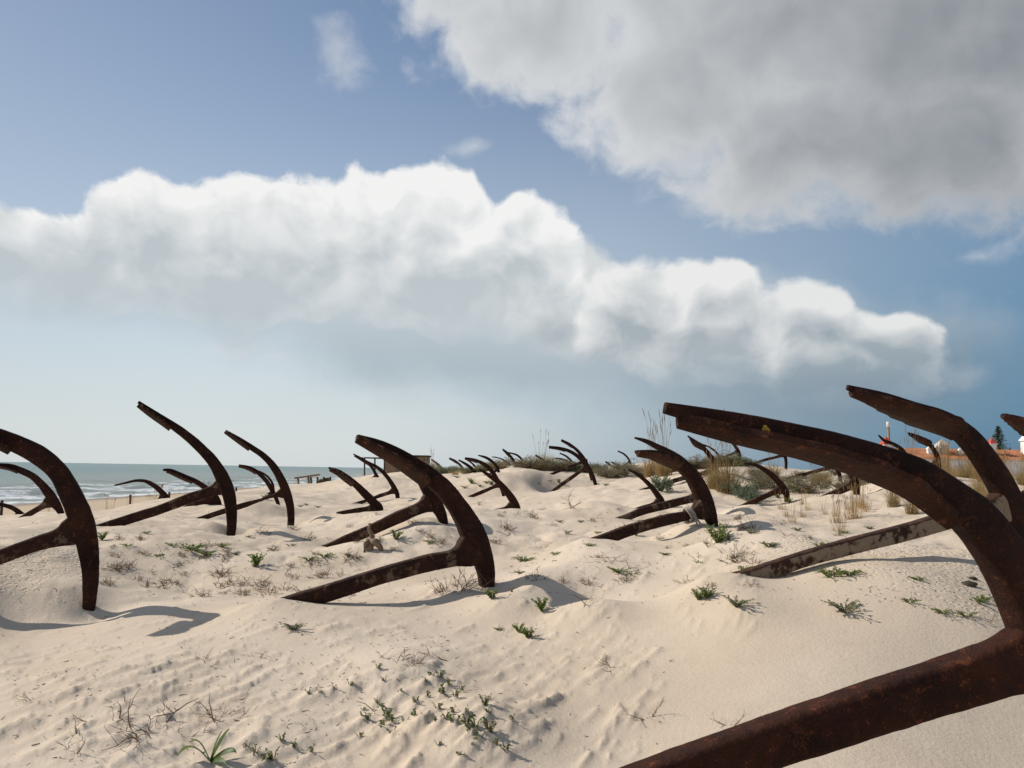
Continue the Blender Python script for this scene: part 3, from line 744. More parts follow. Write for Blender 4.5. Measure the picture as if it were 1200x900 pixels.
# ------------------------------------------------------------------ the sea
def shore_x(Y): return -45.0 + 2.2 * np.sin(Y / 17.0) + 1.2 * np.sin(Y / 6.3 + 1)
def sea_mat():
    m, nb, b = mat('sea_water')
    p = nb.node('ShaderNodeNewGeometry').outputs['Position']
    X, Y, Z = nb.sep(p)
    q = nb.v('MULTIPLY', p, (1.0, .35, 1.0))
    wob = nb.m('MULTIPLY', nb.m('SUBTRACT', nb.noise(nb.v('MULTIPLY', p, (.0, .06, 0)), 1.0, 4, .55), .5), 16.0)
    off = nb.m('ADD', X, wob)                      # distance seaward grows as X falls
    n1 = nb.noise(q, .35, 7, .62); n2 = nb.noise(q, 1.4, 6, .7)
    fo = None
    for (c, w, k) in ((-46.5, 4.6, 1.0), (-52.5, 3.2, 1.0), (-60, 2.6, .9), (-71, 2.0, .7)):
        e = nb.m('SUBTRACT', 1.0, nb.m('DIVIDE', nb.m('ABSOLUTE', nb.m('SUBTRACT', off, c)), w))
        e = nb.m('MULTIPLY', nb.ss(nb.m('ADD', e, nb.m('MULTIPLY', nb.m('SUBTRACT', n1, .5), 3.2)), .2, .9), k)
        fo = e if fo is None else nb.m('MAXIMUM', fo, e)
    fo = nb.m('MULTIPLY', fo, nb.ss(n2, .32, .58, .25, 1.0))
    caps = nb.m('MULTIPLY', nb.ss(nb.noise(nb.v('MULTIPLY', p, (.35, .10, 0)), 1.0, 8, .7), .68, .74), .5)
    fo = nb.m('MAXIMUM', fo, caps)
    deep = nb.ss(X, -50, -260)
    c = nb.mix(deep, (.21, .23, .18), (.085, .165, .150))
    c = nb.mix(nb.m('MULTIPLY', nb.ss(n1, .4, .65), .4), c, (.12, .145, .115))
    nb.put(b.inputs['Base Color'], nb.mix(fo, c, (.80, .81, .80)))
    nb.put(b.inputs['Roughness'], nb.m('ADD', .28, nb.m('MULTIPLY', fo, .6))); b.inputs['IOR'].default_value = 1.33
    h = nb.m('ADD', nb.m('MULTIPLY', nb.noise(nb.v('MULTIPLY', p, (.22, .07, 0)), 1.0, 7, .62), 1.0), nb.m('MULTIPLY', n2, .25))
    bump(nb, b, h, .9, .9)
    return m
def build_sea():
    xs = -40 - np.concatenate([np.arange(0, 60, .6), np.exp(np.arange(math.log(60), math.log(9000), .05))])
    ys = np.concatenate([-np.exp(np.arange(math.log(4000), math.log(30), -.12)), np.arange(-28, 40, 2.0), np.arange(40, 230, 1.0), np.exp(np.arange(math.log(231), math.log(12000), .05))])
    XX, YY = np.meshgrid(xs, ys)
    fade = np.exp(-np.maximum(-45 - XX, 0) / 120.0)
    w = YY * .02 + 2.2 * fbm(YY / 30, XX * 0, o=3, s=31)
    off = XX + 3.0 * fbm(YY / 14, XX * 0 + 3, o=3, s=33)
    Z = .10 * fbm(XX / 6, YY / 16, o=3, s=41)
    for (c, hgt, wd) in ((-52.5, .50, 1.8), (-60, .55, 2.2), (-71, .5, 2.8), (-86, .4, 4)):
        k = .45 + .8 * np.clip(fbm(YY / 22 + c, XX * 0, o=2, s=35) + .25, 0, 1)
        Z = Z + hgt * k * np.exp(-((off - c) / wd) ** 2)
    Z = Z * sstep(-XX, 43, 49) + .02
    V = np.stack([XX, YY, Z], -1).reshape(-1, 3)
    me = grid_mesh('sea', V, len(ys), len(xs))
    me.polygons.foreach_get('normal', n_ := np.empty(len(me.polygons) * 3, np.float32))
    if n_[2::3].mean() < 0: me.flip_normals()
    tag(link('sea', me, sea_mat()), kind='structure')
build_sea()

# ------------------------------------------------------------------ anchors
def crom(P, n):
    """Catmull-Rom resampling of rows by chord length"""
    P = np.asarray(P, float); seg = np.linalg.norm(np.diff(P[:, :3], axis=0), axis=1); t = np.concatenate([[0], np.cumsum(seg)])
    u = np.linspace(0, t[-1], n); out = np.empty((n, P.shape[1]))
    m = np.gradient(P, t, axis=0)
    for i, q in enumerate(u):
        k = min(max(np.searchsorted(t, q) - 1, 0), len(t) - 2); h = t[k + 1] - t[k]; s = (q - t[k]) / h
        out[i] = (2*s**3-3*s**2+1)*P[k] + (s**3-2*s**2+s)*h*m[k] + (-2*s**3+3*s**2)*P[k+1] + (s**3-s**2)*h*m[k+1]
    return out, u / t[-1]
def sweep(C, B, a, b, K, seed, amp, expo=.55, capjag=0):
    n = len(C); T = np.gradient(C, axis=0); T /= np.linalg.norm(T, axis=1)[:, None]
    Nn = np.cross(T, B); Nn /= np.linalg.norm(Nn, axis=1)[:, None]
    th = (np.arange(K) + .5) * 2 * math.pi / K
    cx = np.sign(np.cos(th)) * np.abs(np.cos(th)) ** expo; cy = np.sign(np.sin(th)) * np.abs(np.sin(th)) ** expo
    V = C[:, None, :] + Nn[:, None, :] * (a[:, None] * cx[None])[..., None] + B[None, None, :] * (b[:, None] * cy[None])[..., None]
    dirv = Nn[:, None, :] * cx[None, :, None] + B[None, None, :] * cy[None, :, None]
    dirv = dirv / np.linalg.norm(dirv, axis=2)[..., None]
    f = V.reshape(-1, 3)
    nz = fbm(f[:, 0] * 7 + seed, f[:, 1] * 7, f[:, 2] * 7, o=2, s=seed) * 1.0 + fbm(f[:, 0] * 26, f[:, 1] * 26 + seed, f[:, 2] * 26, o=3, s=seed + 9) * .55
    V = V + dirv * (nz.reshape(n, K) * amp * np.minimum(a, b)[:, None])[..., None]
    Vf = [tuple(v) for v in V.reshape(-1, 3)]
    Fc = [(i * K + j, i * K + (j + 1) % K, (i + 1) * K + (j + 1) % K, (i + 1) * K + j) for i in range(n - 1) for j in range(K)]
    Fc += [tuple(range(K))[::-1], tuple((n - 1) * K + j for j in range(K))]
    return Vf, Fc, Nn
def orient(me):
    bm = bmesh.new(); bm.from_mesh(me); bmesh.ops.recalc_face_normals(bm, faces=bm.faces); bm.to_mesh(me); bm.free()
ANCH = []
def build_anchor(i, A):
    d = A['d']; near = A.get('near', 0)
    # crown = where the shank starts
    cx, cy = A['shank'][0][:2]
    Cp = at(cx, cy, d)
    yaw = R(A['yaw']); u = np.array((math.cos(yaw), math.sin(yaw), 0.0)); B = np.array((math.sin(yaw), -math.cos(yaw), 0.0))  # B looks at the camera
    def onplane(x, y, w):
        r = ray(x, y); t = np.dot(Cp - CAMP, B) / np.dot(r, B)
        p = CAMP + r * t
        return (*p, w * t / F)
    arm = [onplane(*q) for q in A['arm']]; shk = [onplane(*q) for q in A['shank']]
    ref = shk[1][3]
    for q in range(2, len(shk)):
        w0 = shk[q][3]; w1 = max(w0, ref * (.80 if A['base'] else .5)); shk[q] = (shk[q][0], shk[q][1], shk[q][2] - (w1 - w0) * .45, w1)
    n, K = ((150, 28), (110, 20))[near - 1 if near == 2 else 1] if near else (44, 12)
    if near == 2: n, K = 190, 32
    a_, ta = crom(arm, n); s_, ts = crom(shk, n)
    basez = gz(Cp[0], Cp[1])
    root = empty('anchor', (Cp[0], Cp[1], basez)); tag(root, A['label'], 'anchor', 'old rusty anchors standing in the dune')
    O = np.array((Cp[0], Cp[1], basez))
    amp = .045 if near == 2 else .085 if near else .07
    wa = a_[:, 3] * .5 * (.90 if near == 2 else .84); ws = s_[:, 3] * .5 * (.93 if i == 0 else .84)
    Ls = np.concatenate([[0], np.cumsum(np.linalg.norm(np.diff(s_[:, :3], axis=0), axis=1))]); ah = arm[int(np.argmin([np.linalg.norm(np.array(q[:3]) - Cp) for q in arm]))][3] * .5
    w_plain = ws.copy(); ws = ws + ah * A.get('flare', .42) * np.exp(-(np.maximum(Ls - ah * .9, 0) / (ah * .55)) ** 1.3) * .8
    # arms: thicker across near the crown
    V, Fc, Nn = sweep(a_[:, :3] - O, B, wa, np.maximum(wa * .76, .010), K, 3 + i, amp, .46)
    me = mesh('arms', V, Fc); orient(me); arms = link('arms', me, M['rust'], root)
    bs = np.minimum(w_plain * .78, np.where(Ls < ah * 2.2, ah * .60, 9.0)); bs = np.maximum(bs, .010)
    V, Fc, _ = sweep(s_[:, :3] - O, B, ws, bs, K, 60 + i, amp, .42)
    me = mesh('shank', V, Fc); orient(me); link('shank', me, M[A.get('sm', 'rust_shank')], root)
    if A['fl']:
        t0, t1, hw = A['fl']
        # arm length from the tip to the crown
        k_c = int(np.argmin(np.linalg.norm(a_[:, :3] - Cp, axis=1)))
        i0 = int(k_c * t0); i1 = max(int(k_c * t1), i0 + 6)
        idx = np.linspace(i0, i1, 26 if near else 14)
        side = np.sign(np.dot(Nn[i0], (s_[-1, :3] - a_[i0, :3]))) or 1
        th = .035 if near else .03
        V = []; m = 9
        tt = np.linspace(0, 1, len(idx))
        for q, kf in zip(tt, idx):
            k = int(kf); fr_ = kf - k; cen = a_[k, :3] * (1 - fr_) + a_[min(k + 1, n - 1), :3] * fr_; wk = wa[k] * (1 - fr_) + wa[min(k + 1, n - 1)] * fr_; nk = Nn[k] * (1 - fr_) + Nn[min(k + 1, n - 1)] * fr_
            w_ = hw * (.16 + .84 * math.sin(min(q / .82, 1) * math.pi / 2) ** 1.1)
            pk = A.get('pt', .8)
            w_ = hw * (.16 + .84 * math.sin(min(q / pk, 1) * math.pi / 2) ** 1.1)
            if q > pk: w_ = hw * (1 - .7 * ((q - pk) / (1 - pk)) ** 1.6)
            off = wk * .82
            for lay in (0, 1):
                for j in range(m):
                    s = -1 + 2 * j / (m - 1)
                    curl = .05 * s * s * (hw / .15) * .35
                    jag = .010 * math.sin(q * 37 + j * 2.1 + i) * (abs(s) > .9)
                    p = cen - O + B * (s * w_ + jag) + nk * side * (off + lay * th * (1 - .45 * abs(s)) - curl)
                    V.append(p)
        rows = len(idx); Fc = []
        id_ = lambda r_, l, j: (r_ * 2 + l) * m + j
        for r_ in range(rows - 1):
            for j in range(m - 1):
                Fc.append((id_(r_, 0, j), id_(r_, 0, j + 1), id_(r_ + 1, 0, j + 1), id_(r_ + 1, 0, j)))
                Fc.append((id_(r_, 1, j), id_(r_ + 1, 1, j), id_(r_ + 1, 1, j + 1), id_(r_, 1, j + 1)))
            for j in (0, m - 1):
                Fc.append((id_(r_, 0, j), id_(r_ + 1, 0, j), id_(r_ + 1, 1, j), id_(r_, 1, j)))
        for r_ in (0, rows - 1):
            for j in range(m - 1): Fc.append((id_(r_, 0, j), id_(r_, 1, j), id_(r_, 1, j + 1), id_(r_, 0, j + 1)))
        me = mesh('fluke', V, Fc); orient(me); f = link('fluke', me, M['palm'], root, smooth=False)
    ANCH.append((root, arms, a_, s_, B, Nn, wa))
    return root
AN[0]['sm'] = 'rust_red'; AN[1]['sm'] = 'rust_crust'
for i, A in enumerate(AN): build_anchor(i, A)

# yellow lichen on the closest arm
def lichen():
    root, arms, a_, s_, B, Nn, wa = ANCH[0]
    r = ray(892, 503); Cp = a_[0, :3]
    t = np.dot(Cp - CAMP, B) / np.dot(r, B); p = CAMP + r * t
    k = int(np.argmin(np.linalg.norm(a_[:, :3] - p, axis=1)))
    O = np.array(root.location); b = wa[k] * .76
    T = a_[k + 2, :3] - a_[k - 2, :3]; T /= np.linalg.norm(T); N_ = Nn[k]
    c = a_[k, :3] - O + N_ * np.dot(p - a_[k, :3], N_)
    V = [c + B * (b * 1.10 + .004)]; n = 22
    for j in range(n):
        th = 2 * math.pi * j / n; rr = .017 * (1 + .25 * math.sin(3 * th + 1) + .12 * math.sin(7 * th))
        V.append(c + T * rr * 1.15 * math.cos(th) + N_ * rr * .85 * math.sin(th) + B * (b * 1.08 - .006))
    Fc = [(0, 1 + j, 1 + (j + 1) % n) for j in range(n)]
    me = mesh('lichen_patch', V, Fc); orient(me); link('lichen_patch', me, M['lichen'], root)
lichen()

# ------------------------------------------------------------------ distant buildings and beach structures
def post(px, ytop, d, rad, label):
    p = at(px, ytop, d); z0 = gz(p[0], p[1]) - .15
    m = MB(); h = p[2] - z0
    m.tube([(0, 0, 0), (.01, 0, h * .5), (-.005, .01, h * .97), (-.005, .01, h)], [rad * 1.1, rad, rad, rad * .7], 9)
    o = m.build('wooden_post', M['wood_dark']); o.location = (p[0], p[1], z0)
    tag(o, label, 'post', 'fence posts along the beach')
post(2.5, 586, 44, .075, 'dark wooden post at the far left edge beside the low anchor')
post(153, 579.5, 52, .07, 'tallest dark wooden post on the beach left of the flattened anchor')
post(198.5, 576.5, 56, .075, 'dark wooden post just right of the flattened anchor arm')
post(277, 571, 70, .08, 'short dark wooden post on the beach between the two tall anchors')
post(393, 563, 60, .07, 'tiny post stub right of the broken platform on the dune edge')

def shelter():
    c = at(360, 566, 50); z0 = gz(c[0], c[1]); k = 50 / F
    root = empty('driftwood_shelter', (c[0], c[1], z0)); tag(root, 'sloping driftwood shelter roof on crooked legs at the dune edge', 'shelter')
    def loc(px, py, dy=0): p = at(px, py, 50 + dy); return Vector((p[0] - c[0], p[1] - c[1], p[2] - z0))
    rng = random.Random(3)
    for j in range(7):
        f0 = j / 7; y_ = -0.55 + 1.25 * f0
        a = loc(345.5 + rng.uniform(-.6, .6), 559.3, y_); b = loc(374 + rng.uniform(-.5, .3), 555.3, y_)
        m = MB(); e = Vector((0, .155, .0)); h = Vector((0, 0, .09 + rng.uniform(0, .02)))
        m.add([a, b, b + e, a + e, a - h, b - h, b + e - h, a + e - h], [(0,1,2,3),(7,6,5,4),(0,4,5,1),(1,5,6,2),(2,6,7,3),(3,7,4,0)])
        m.build('roof_plank', M['wood'], root, False)
    for (x, yb, dy, lean) in ((349, 571, -.4, .3), (361, 571.5, -.45, 1), (364, 566, .6, .2), (372, 566, .5, -.8)):
        a = loc(x, 559, dy); b = loc(x + lean, yb + 4, dy); m = MB(); m.tube([b, (a + b) / 2 + Vector((.03, 0, 0)), a], [.085, .07, .065], 7); m.build('leg', M['wood'], root)
shelter()
def platform():
    c = at(382, 566, 54); z0 = gz(c[0], c[1])
    root = empty('broken_platform', (c[0], c[1], z0)); tag(root, 'broken dark timber platform with two upright stubs beside the driftwood shelter', 'platform')
    def loc(px, py, dy=0): p = at(px, py, 54 + dy); return Vector((p[0] - c[0], p[1] - c[1], p[2] - z0))
    for (x, yt) in ((379.3, 559), (387, 558.7)):
        m = MB(); m.tube([loc(x, 568), loc(x, yt)], [.08, .065], 7); m.build('post', M['wood_dark'], root)
    for (x0, x1, y0, y1, th) in ((374, 387.5, 563.3, 561.8, .10), (373.5, 388, 565.4, 565.2, .12), (380, 387, 561.2, 560.8, .07)):
        m = MB(); a = loc(x0, y0, .1); b = loc(x1, y1, .1); m.tube([a, b], [th, th], 4); m.build('board', M['wood_dark'], root, False)
platform()
def frame_hut():
    d = 46
    c = at(440, 553, d); z0 = gz(c[0], c[1])
    root = empty('beach_frame', (c[0], c[1], z0)); tag(root, 'open grey timber frame of three posts and a beam on the beach crest', 'frame')
    def loc(px, py, dd=d): p = at(px, py, dd); return Vector((p[0] - c[0], p[1] - c[1], p[2] - z0))
    for (x, yb) in ((427.2, 557), (439.3, 557), (450.5, 557)):
        m = MB(); m.tube([loc(x, yb), loc(x, 537)], .045, 6); m.build('post', M['wood_dark'], root)
    m = MB(); m.tube([loc(426.6, 536.4), loc(452, 537.2)], .045, 6); m.build('beam', M['wood_dark'], root)
    d = 48; c = at(476, 553, d); z0 = gz(c[0], c[1])
    root = empty('wooden_hut', (c[0], c[1], z0)); tag(root, 'small brown timber hut with flat roof behind the middle anchor fluke', 'hut')
    x0 = loc_x = (451 - 476) / F * d; x1 = (500.5 - 476) / F * d; top = at(476, 535, d)[2] - z0
    n = 16
    for j in range(n):
        m = MB(); w = (x1 - x0) / n; m.box((x0 + j * w, 0, -.4), (x0 + (j + 1) * w - .012, .05, top)); m.build('plank', M['wood'], root, False)
    m = MB(); m.box((x0, .052, -.4), (x1, 1.6, top)); m.build('wall', M['wood'], root, False)
    m = MB(); m.box((x0 - .06, -.1, top + .003), (x1 + .06, 1.7, top + .09)); m.build('roof', M['wood_dark'], root, False)
frame_hut()

def tile_mat():
    m, nb, b = mat('clay_tiles')
    p = nb.node('ShaderNodeTexCoord').outputs['Object']
    n = nb.noise(p, 1.2, 6, .7); n2 = nb.noise(p, 9, 3, .6)
    c = nb.mix(nb.ss(n, .35, .65), (.30, .105, .045), (.46, .19, .085)); c = nb.mix(nb.m('MULTIPLY', nb.ss(n2, .5, .7), .5), c, (.20, .085, .045))
    nb.put(b.inputs['Base Color'], c); b.inputs['Roughness'].default_value = .9
    return m
def house():
    d = 80
    xl, xr = 1068, 1330
    c = at(1150, 560, d); z0 = gz(c[0], c[1])
    root = empty('long_house', (c[0], c[1], z0)); tag(root, 'long low whitewashed house with orange tiled roof and little chimneys beyond the grass', 'house')
    X = lambda px: at(px, 545, d)[0] - c[0]
    Zt = lambda py, px=1150, dd=d: at(px, py, dd)[2] - z0
    ev, rd = Zt(538), Zt(526.5, 1150, d + 2.2)
    x0, x1 = X(xl), X(xr)
    m = MB(); m.box((x0, 0, -1.2), (x1, 5, ev - .003)); m.build('wall', M['white'], root, False)
    # roof: two slopes of barrel tile rolls
    def slope(y0, y1, za, zb):
        m = MB(); n = int((x1 - x0 + .8) / .12); V = []; Fc = []
        for j in range(n + 1):
            x = x0 - .4 + j * .12; hz = .05 if j % 2 else 0
            for q in range(7):
                t = q / 6; V.append((x, y0 + (y1 - y0) * t, za + (zb - za) * t + hz + (.02 if q % 2 else 0)))
        for j in range(n):
            for q in range(6): Fc.append((j*7+q, (j+1)*7+q, (j+1)*7+q+1, j*7+q+1))
        m.add(V, Fc); return m
    tm = tile_mat()
    r_ = slope(-.3, 2.5, ev - .05, rd).build('roof', tm, root, False)
    r2 = slope(5.3, 2.5, ev - .05, rd).build('roof_slope', tm, root, False)
    def chim(px, ytop, w, cap, name='chimney'):
        p = at(px, ytop, d + 1.5); x = p[0] - c[0]; zt = p[2] - z0; h = zt - (ev + .3)
        m = MB(); m.box((x - w, .9, ev - .2), (x + w, .9 + 2 * w, ev + .3 + h * .62)); o = m.build(name, M['white'] if cap != 2 else M['stone'], root, False)
        zb = ev + .3 + h * .62; m = MB()
        m.box((x - w * 1.25, .9 - w * .25, zb + .003), (x + w * 1.25, .9 + 2.25 * w, zb + .10), 0)
        yc = .9 + w; q = w * 1.2
        m.add([(x - q, yc - q, zb + .10), (x + q, yc - q, zb + .10), (x + q, yc + q, zb + .10), (x - q, yc + q, zb + .10), (x, yc, zt)], [(0,1,4),(1,2,4),(2,3,4),(3,0,4),(3,2,1,0)], 1)
        m.build('chimney_cap', [M['white'], M['redcap'] if cap == 1 else M['white'] if cap == 0 else M['stone']], o, False)
    chim(1088, 522.5, .18, 0); chim(1098.5, 519.5, .22, 0); chim(1105, 514.5, .42, 2); chim(1163, 512.5, .30, 1); chim(1124, 524.5, .16, 0); chim(1206, 505, .45, 0)
    # separate white chimney tower with a red pyramid, left of the house
    p = at(1040, 560, d + 6); z1 = gz(p[0], p[1]); root = empty('chimney_tower', (p[0], p[1], z1)); tag(root, 'small white tower with red pyramid cap peeping above the closest anchor arm', 'tower')
    h1 = at(1040, 520.5, d + 6)[2] - z1; h2 = at(1040, 511, d + 6)[2] - z1
    m = MB(); m.box((-.42, -.42, -.8), (.42, .42, h1)); m.build('wall', M['white'], root, False)
    m = MB(); m.box((-.5, -.5, h1 + .003), (.5, .5, h1 + .12)); m.add([(-.5, -.5, h1 + .12), (.5, -.5, h1 + .12), (.5, .5, h1 + .12), (-.5, .5, h1 + .12), (0, 0, h2)], [(0,1,4),(1,2,4),(2,3,4),(3,0,4)]); m.build('roof', M['redcap'], root, False)
    p = at(1043, 560, d + 9); z1 = gz(p[0], p[1]); h = at(1043, 494, d + 9)[2] - z1; hb = at(1043, 500.5, d + 9)[2] - z1
    root = empty('white_topped_pole', (p[0], p[1], z1)); tag(root, 'slim pole with a thick white top beside the red capped tower', 'pole')
    m = MB(); m.tube([(0, 0, -.5), (0, 0, hb)], .13, 8); m.build('pole', M['wood'], root)
    m = MB(); m.tube([(0, 0, hb + .003), (0, 0, h - .1), (0, 0, h)], [.19, .19, .17], 12); m.build('lamp_head', M['white'], root)
house()
def norfolk():
    d = 115; p = at(1172, 560, d); z0 = gz(p[0], p[1]); top = at(1172, 501, d)[2] - z0
    root = empty('conifer_tree', (p[0], p[1], z0)); tag(root, 'dark green conifer behind the tiled roof at far right', 'tree')
    m = MB(); m.tube([(0, 0, -.4), (.05, 0, top * .5), (0, 0, top * .98)], [.2, .12, .02], 8); m.build('trunk', M['bark'], root)
    m = MB(); r = random.Random(8)
    for t in range(15):
        z = top * (.30 + .70 * (t / 14) ** .95); L = 1.75 * (1 - (t / 14)) ** .8 + .16; nb_ = r.randint(6, 9); a0 = r.random() * 6
        for j in range(nb_):
            a = a0 + 6.283 * j / nb_ + r.gauss(0, .2); l = L * r.uniform(.65, 1.12)
            for q in range(int(9 + 16 * l)):
                f = r.uniform(.12, 1); bx, by = math.cos(a) * l * f, math.sin(a) * l * f; bz = z + .28 * l * f * f + r.gauss(0, .16)
                s = r.uniform(.08, .17); w = Vector((r.gauss(0, 1), r.gauss(0, 1), r.gauss(0, .6))).normalized() * s; v = Vector((r.gauss(0, 1), r.gauss(0, 1), r.gauss(.3, .6))).normalized() * s * .55
                c = Vector((bx, by, bz)) + Vector((r.gauss(0, .08), r.gauss(0, .08), 0)); m.add([c - w, c - v, c + w, c + v], [(0, 1, 2, 3)])
    m.build('crown', M['pine'], root, False)
norfolk()

# ------------------------------------------------------------------ vegetation
def blade(m, p, a, lean, h, w, r, mi=0, seg=4):
    V = []; dx, dy = math.cos(a), math.sin(a); tw = a + 1.57 + r.gauss(0, .5)
    for i in range(seg + 1):
        t = i / seg; s = lean * h * t * t; z = h * (t - .28 * lean * t * t)
        ww = w * (1 - t) ** .7 * .5 + .0004
        c = (p[0] + dx * s, p[1] + dy * s, p[2] + z); V += [(c[0] - math.cos(tw) * ww, c[1] - math.sin(tw) * ww, c[2]), (c[0] + math.cos(tw) * ww, c[1] + math.sin(tw) * ww, c[2])]
    m.add(V, [(2*i, 2*i+1, 2*i+3, 2*i+2) for i in range(seg)], mi)
def tuft_mesh(seed, n, rad, h, w, lean=.7, mats=('grass_dry', 'grass_green'), green=.4, stalks=0):
    r = random.Random(seed); m = MB()
    for i in range(n):
        a = r.random() * 6.283; q = rad * math.sqrt(r.random()) * .55
        blade(m, (q * math.cos(a), q * math.sin(a), -.03), a + r.gauss(0, .7), abs(r.gauss(lean, .35)), h * r.uniform(.45, 1.05), w * r.uniform(.6, 1.3), r, 1 if r.random() < green else 0)
    for i in range(stalks):
        a = r.random() * 6.283; q = rad * r.random() * .5; hh = h * r.uniform(1.3, 2.0); x, y = q * math.cos(a), q * math.sin(a)
        e = Vector((x + r.gauss(0, .10) * hh, y + r.gauss(0, .08) * hh, hh)); s = Vector((x, y, 0)); mid = (s + e) / 2 + Vector((r.gauss(0, .02), 0, .02))
        m.tube([s, mid, e], [.0035, .003, .002], 3)
        m.tube([s + (e - s) * .86, s + (e - s) * .93, e], [.003, .008, .002], 4)
    me = mesh('grass_tuft', m.V, m.F)
    for q in mats: me.materials.append(M[q])
    me.polygons.foreach_set('material_index', m.M); return me
def shrub_mesh(seed, n, rad, h, leaf, mats=('scrub', 'scrub_green'), green=.4):
    r = random.Random(seed); m = MB()
    for i in range(n // 26 + 5):
        a = r.random() * 6.283; l = rad * r.uniform(.4, 1)
        m.tube([(0, 0, -.05), (math.cos(a) * l * .4, math.sin(a) * l * .4, h * .45), (math.cos(a) * l, math.sin(a) * l, h * r.uniform(.5, .95))], [.012, .008, .003], 3, 0)
    lob = [(r.gauss(0, .45) * rad, r.gauss(0, .45) * rad, h * r.uniform(.2, .72), rad * r.uniform(.25, .5)) for _ in range(9)]
    for i in range(n):
        x, y, z, q = lob[r.randrange(9)]
        v = Vector((r.gauss(0, 1), r.gauss(0, 1), r.gauss(0, .8))).normalized() * q * r.uniform(.45, 1.05)
        c = Vector((x, y, max(z, .0))) + v * 1.0; c.z = max(c.z * 1.0, .0)
        e = Vector((r.gauss(0, 1), r.gauss(0, 1), abs(r.gauss(.5, .6)))).normalized() * leaf * r.uniform(.6, 1.5); f = e.cross(Vector((r.gauss(0, 1), r.gauss(0, 1), r.gauss(0, 1)))).normalized() * leaf * .30
        m.add([c - e, c - f, c + e, c + f], [(0, 1, 2, 3)], 1 if r.random() < green else 0)
    me = mesh('shrub', m.V, m.F)
    for q in mats: me.materials.append(M[q])
    me.polygons.foreach_set('material_index', m.M); return me
def leafy(seed, nst, rad, h, leaf, mats=('stem', 'leaf'), droop=.3):
    """a low plant: root empty, stems and leaves as parts"""
    r = random.Random(seed); ms = MB(); ml = MB()
    for i in range(nst):
        a = r.random() * 6.283; l = rad * r.uniform(.35, 1); hh = h * r.uniform(.4, 1.05)
        P = [Vector((0, 0, -.02)), Vector((math.cos(a) * l * .45, math.sin(a) * l * .45, hh * .75)), Vector((math.cos(a) * l, math.sin(a) * l, hh))]
        ms.tube(P, [.0028, .0022, .0012], 4)
        k = r.randint(7, 12)
        for q in range(k):
            t = .25 + .75 * q / (k - 1); c = P[0] * (1 - t) ** 2 + P[1] * 2 * t * (1 - t) + P[2] * t * t
            b = a + r.uniform(-1.8, 1.8); e = Vector((math.cos(b), math.sin(b), r.uniform(-.1, .9))).normalized() * leaf * r.uniform(.6, 1.2)
            f = e.cross(Vector((r.gauss(0, .3), r.gauss(0, .3), 1))).normalized() * e.length * .46; n = f.cross(e).normalized() * e.length * .12
            ml.add([c, c + e * .5 - f + n, c + e, c + e * .5 + f + n, c + e * .5 - n * .5], [(0, 1, 4), (1, 2, 4), (2, 3, 4), (3, 0, 4)])
    a_ = mesh('stems', ms.V, ms.F); b_ = mesh('leaves', ml.V, ml.F); a_.materials.append(M[mats[0]]); b_.materials.append(M[mats[1]])
    return a_, b_
def twig_mesh(seed, L, n=5, rad=.004, flat=.5):
    r = random.Random(seed); m = MB()
    def br(p, d, l, q, depth):
        pts = [p]; dd = d.copy()
        for i in range(4):
            dd = (dd + Vector((r.gauss(0, .28), r.gauss(0, .28), r.gauss(0, .22)))).normalized(); pts.append(pts[-1] + dd * l / 4)
        m.tube(pts, [q, q * .9, q * .75, q * .6, q * .35], 4)
        if depth < 2:
            for k in range(r.randint(1, 3)):
                i = r.randint(1, 3); e = (dd + Vector((r.gauss(0, .9), r.gauss(0, .9), r.gauss(.2, .5)))).normalized(); br(pts[i], e, l * r.uniform(.35, .6), q * .6, depth + 1)
    for i in range(n):
        a = r.random() * 6.283; br(Vector((r.gauss(0, .02), r.gauss(0, .02), -.02)), Vector((math.cos(a), math.sin(a), flat * r.uniform(.4, 1.8))).normalized(), L * r.uniform(.5, 1), rad * r.uniform(.7, 1.2), 0)
    me = mesh('twigs', m.V, m.F); me.materials.append(M['twig']); return me
rv = random.Random(77)
TUFT_BIG = [tuft_mesh(s, 420, .34, .62, .006, .55, stalks=10) for s in (1, 2)]
TUFT_TALL = [tuft_mesh(s + 20, 240, .30, .80, .006, .42, green=.25, stalks=14) for s in (1, 2, 3)]
TUFT_LOW = [tuft_mesh(s + 70, 300, .40, .50, .007, .75, green=.2, stalks=0) for s in (1, 2, 3)]
TUFT_SMALL = [tuft_mesh(s + 40, 60, .12, .20, .004, .7, green=.15) for s in (1, 2, 3)]
REED = [tuft_mesh(s + 60, 55, .22, .34, .004, .35, mats=('grass_dry', 'grass_dry'), green=0, stalks=4) for s in (1, 2)]
SHR = [shrub_mesh(s + 80, 900, .55, .42, .035) for s in (1, 2, 3)]
SHR_G = [shrub_mesh(s + 90, 800, .60, .30, .040, ('scrub_green', 'leaf_grey'), .4) for s in (1, 2)]
SHR_B = [shrub_mesh(s + 95, 700, .26, .26, .022, ('leaf_grey', 'leaf_grey'), .4) for s in (1, 2)]
def put(name, me, px, py, label, cat, group=None, sc=1.0, z=0.0, rz=None, smooth=False, d=None):
    if d is None:
        g = hit(px, py)
        if g is None: return None
        p = g[0]
    else:
        p = at(px, py, d); p[2] = gz(p[0], p[1])
    o = bpy.data.objects.new(name, me); COL.objects.link(o); o.location = (p[0], p[1], p[2] + z)
    o.rotation_euler = (0, 0, rv.random() * 6.283 if rz is None else rz); o.scale = (sc * rv.uniform(.9, 1.1), sc * rv.uniform(.9, 1.1), sc * rv.uniform(.9, 1.1))
    tag(o, label, cat, group); return o
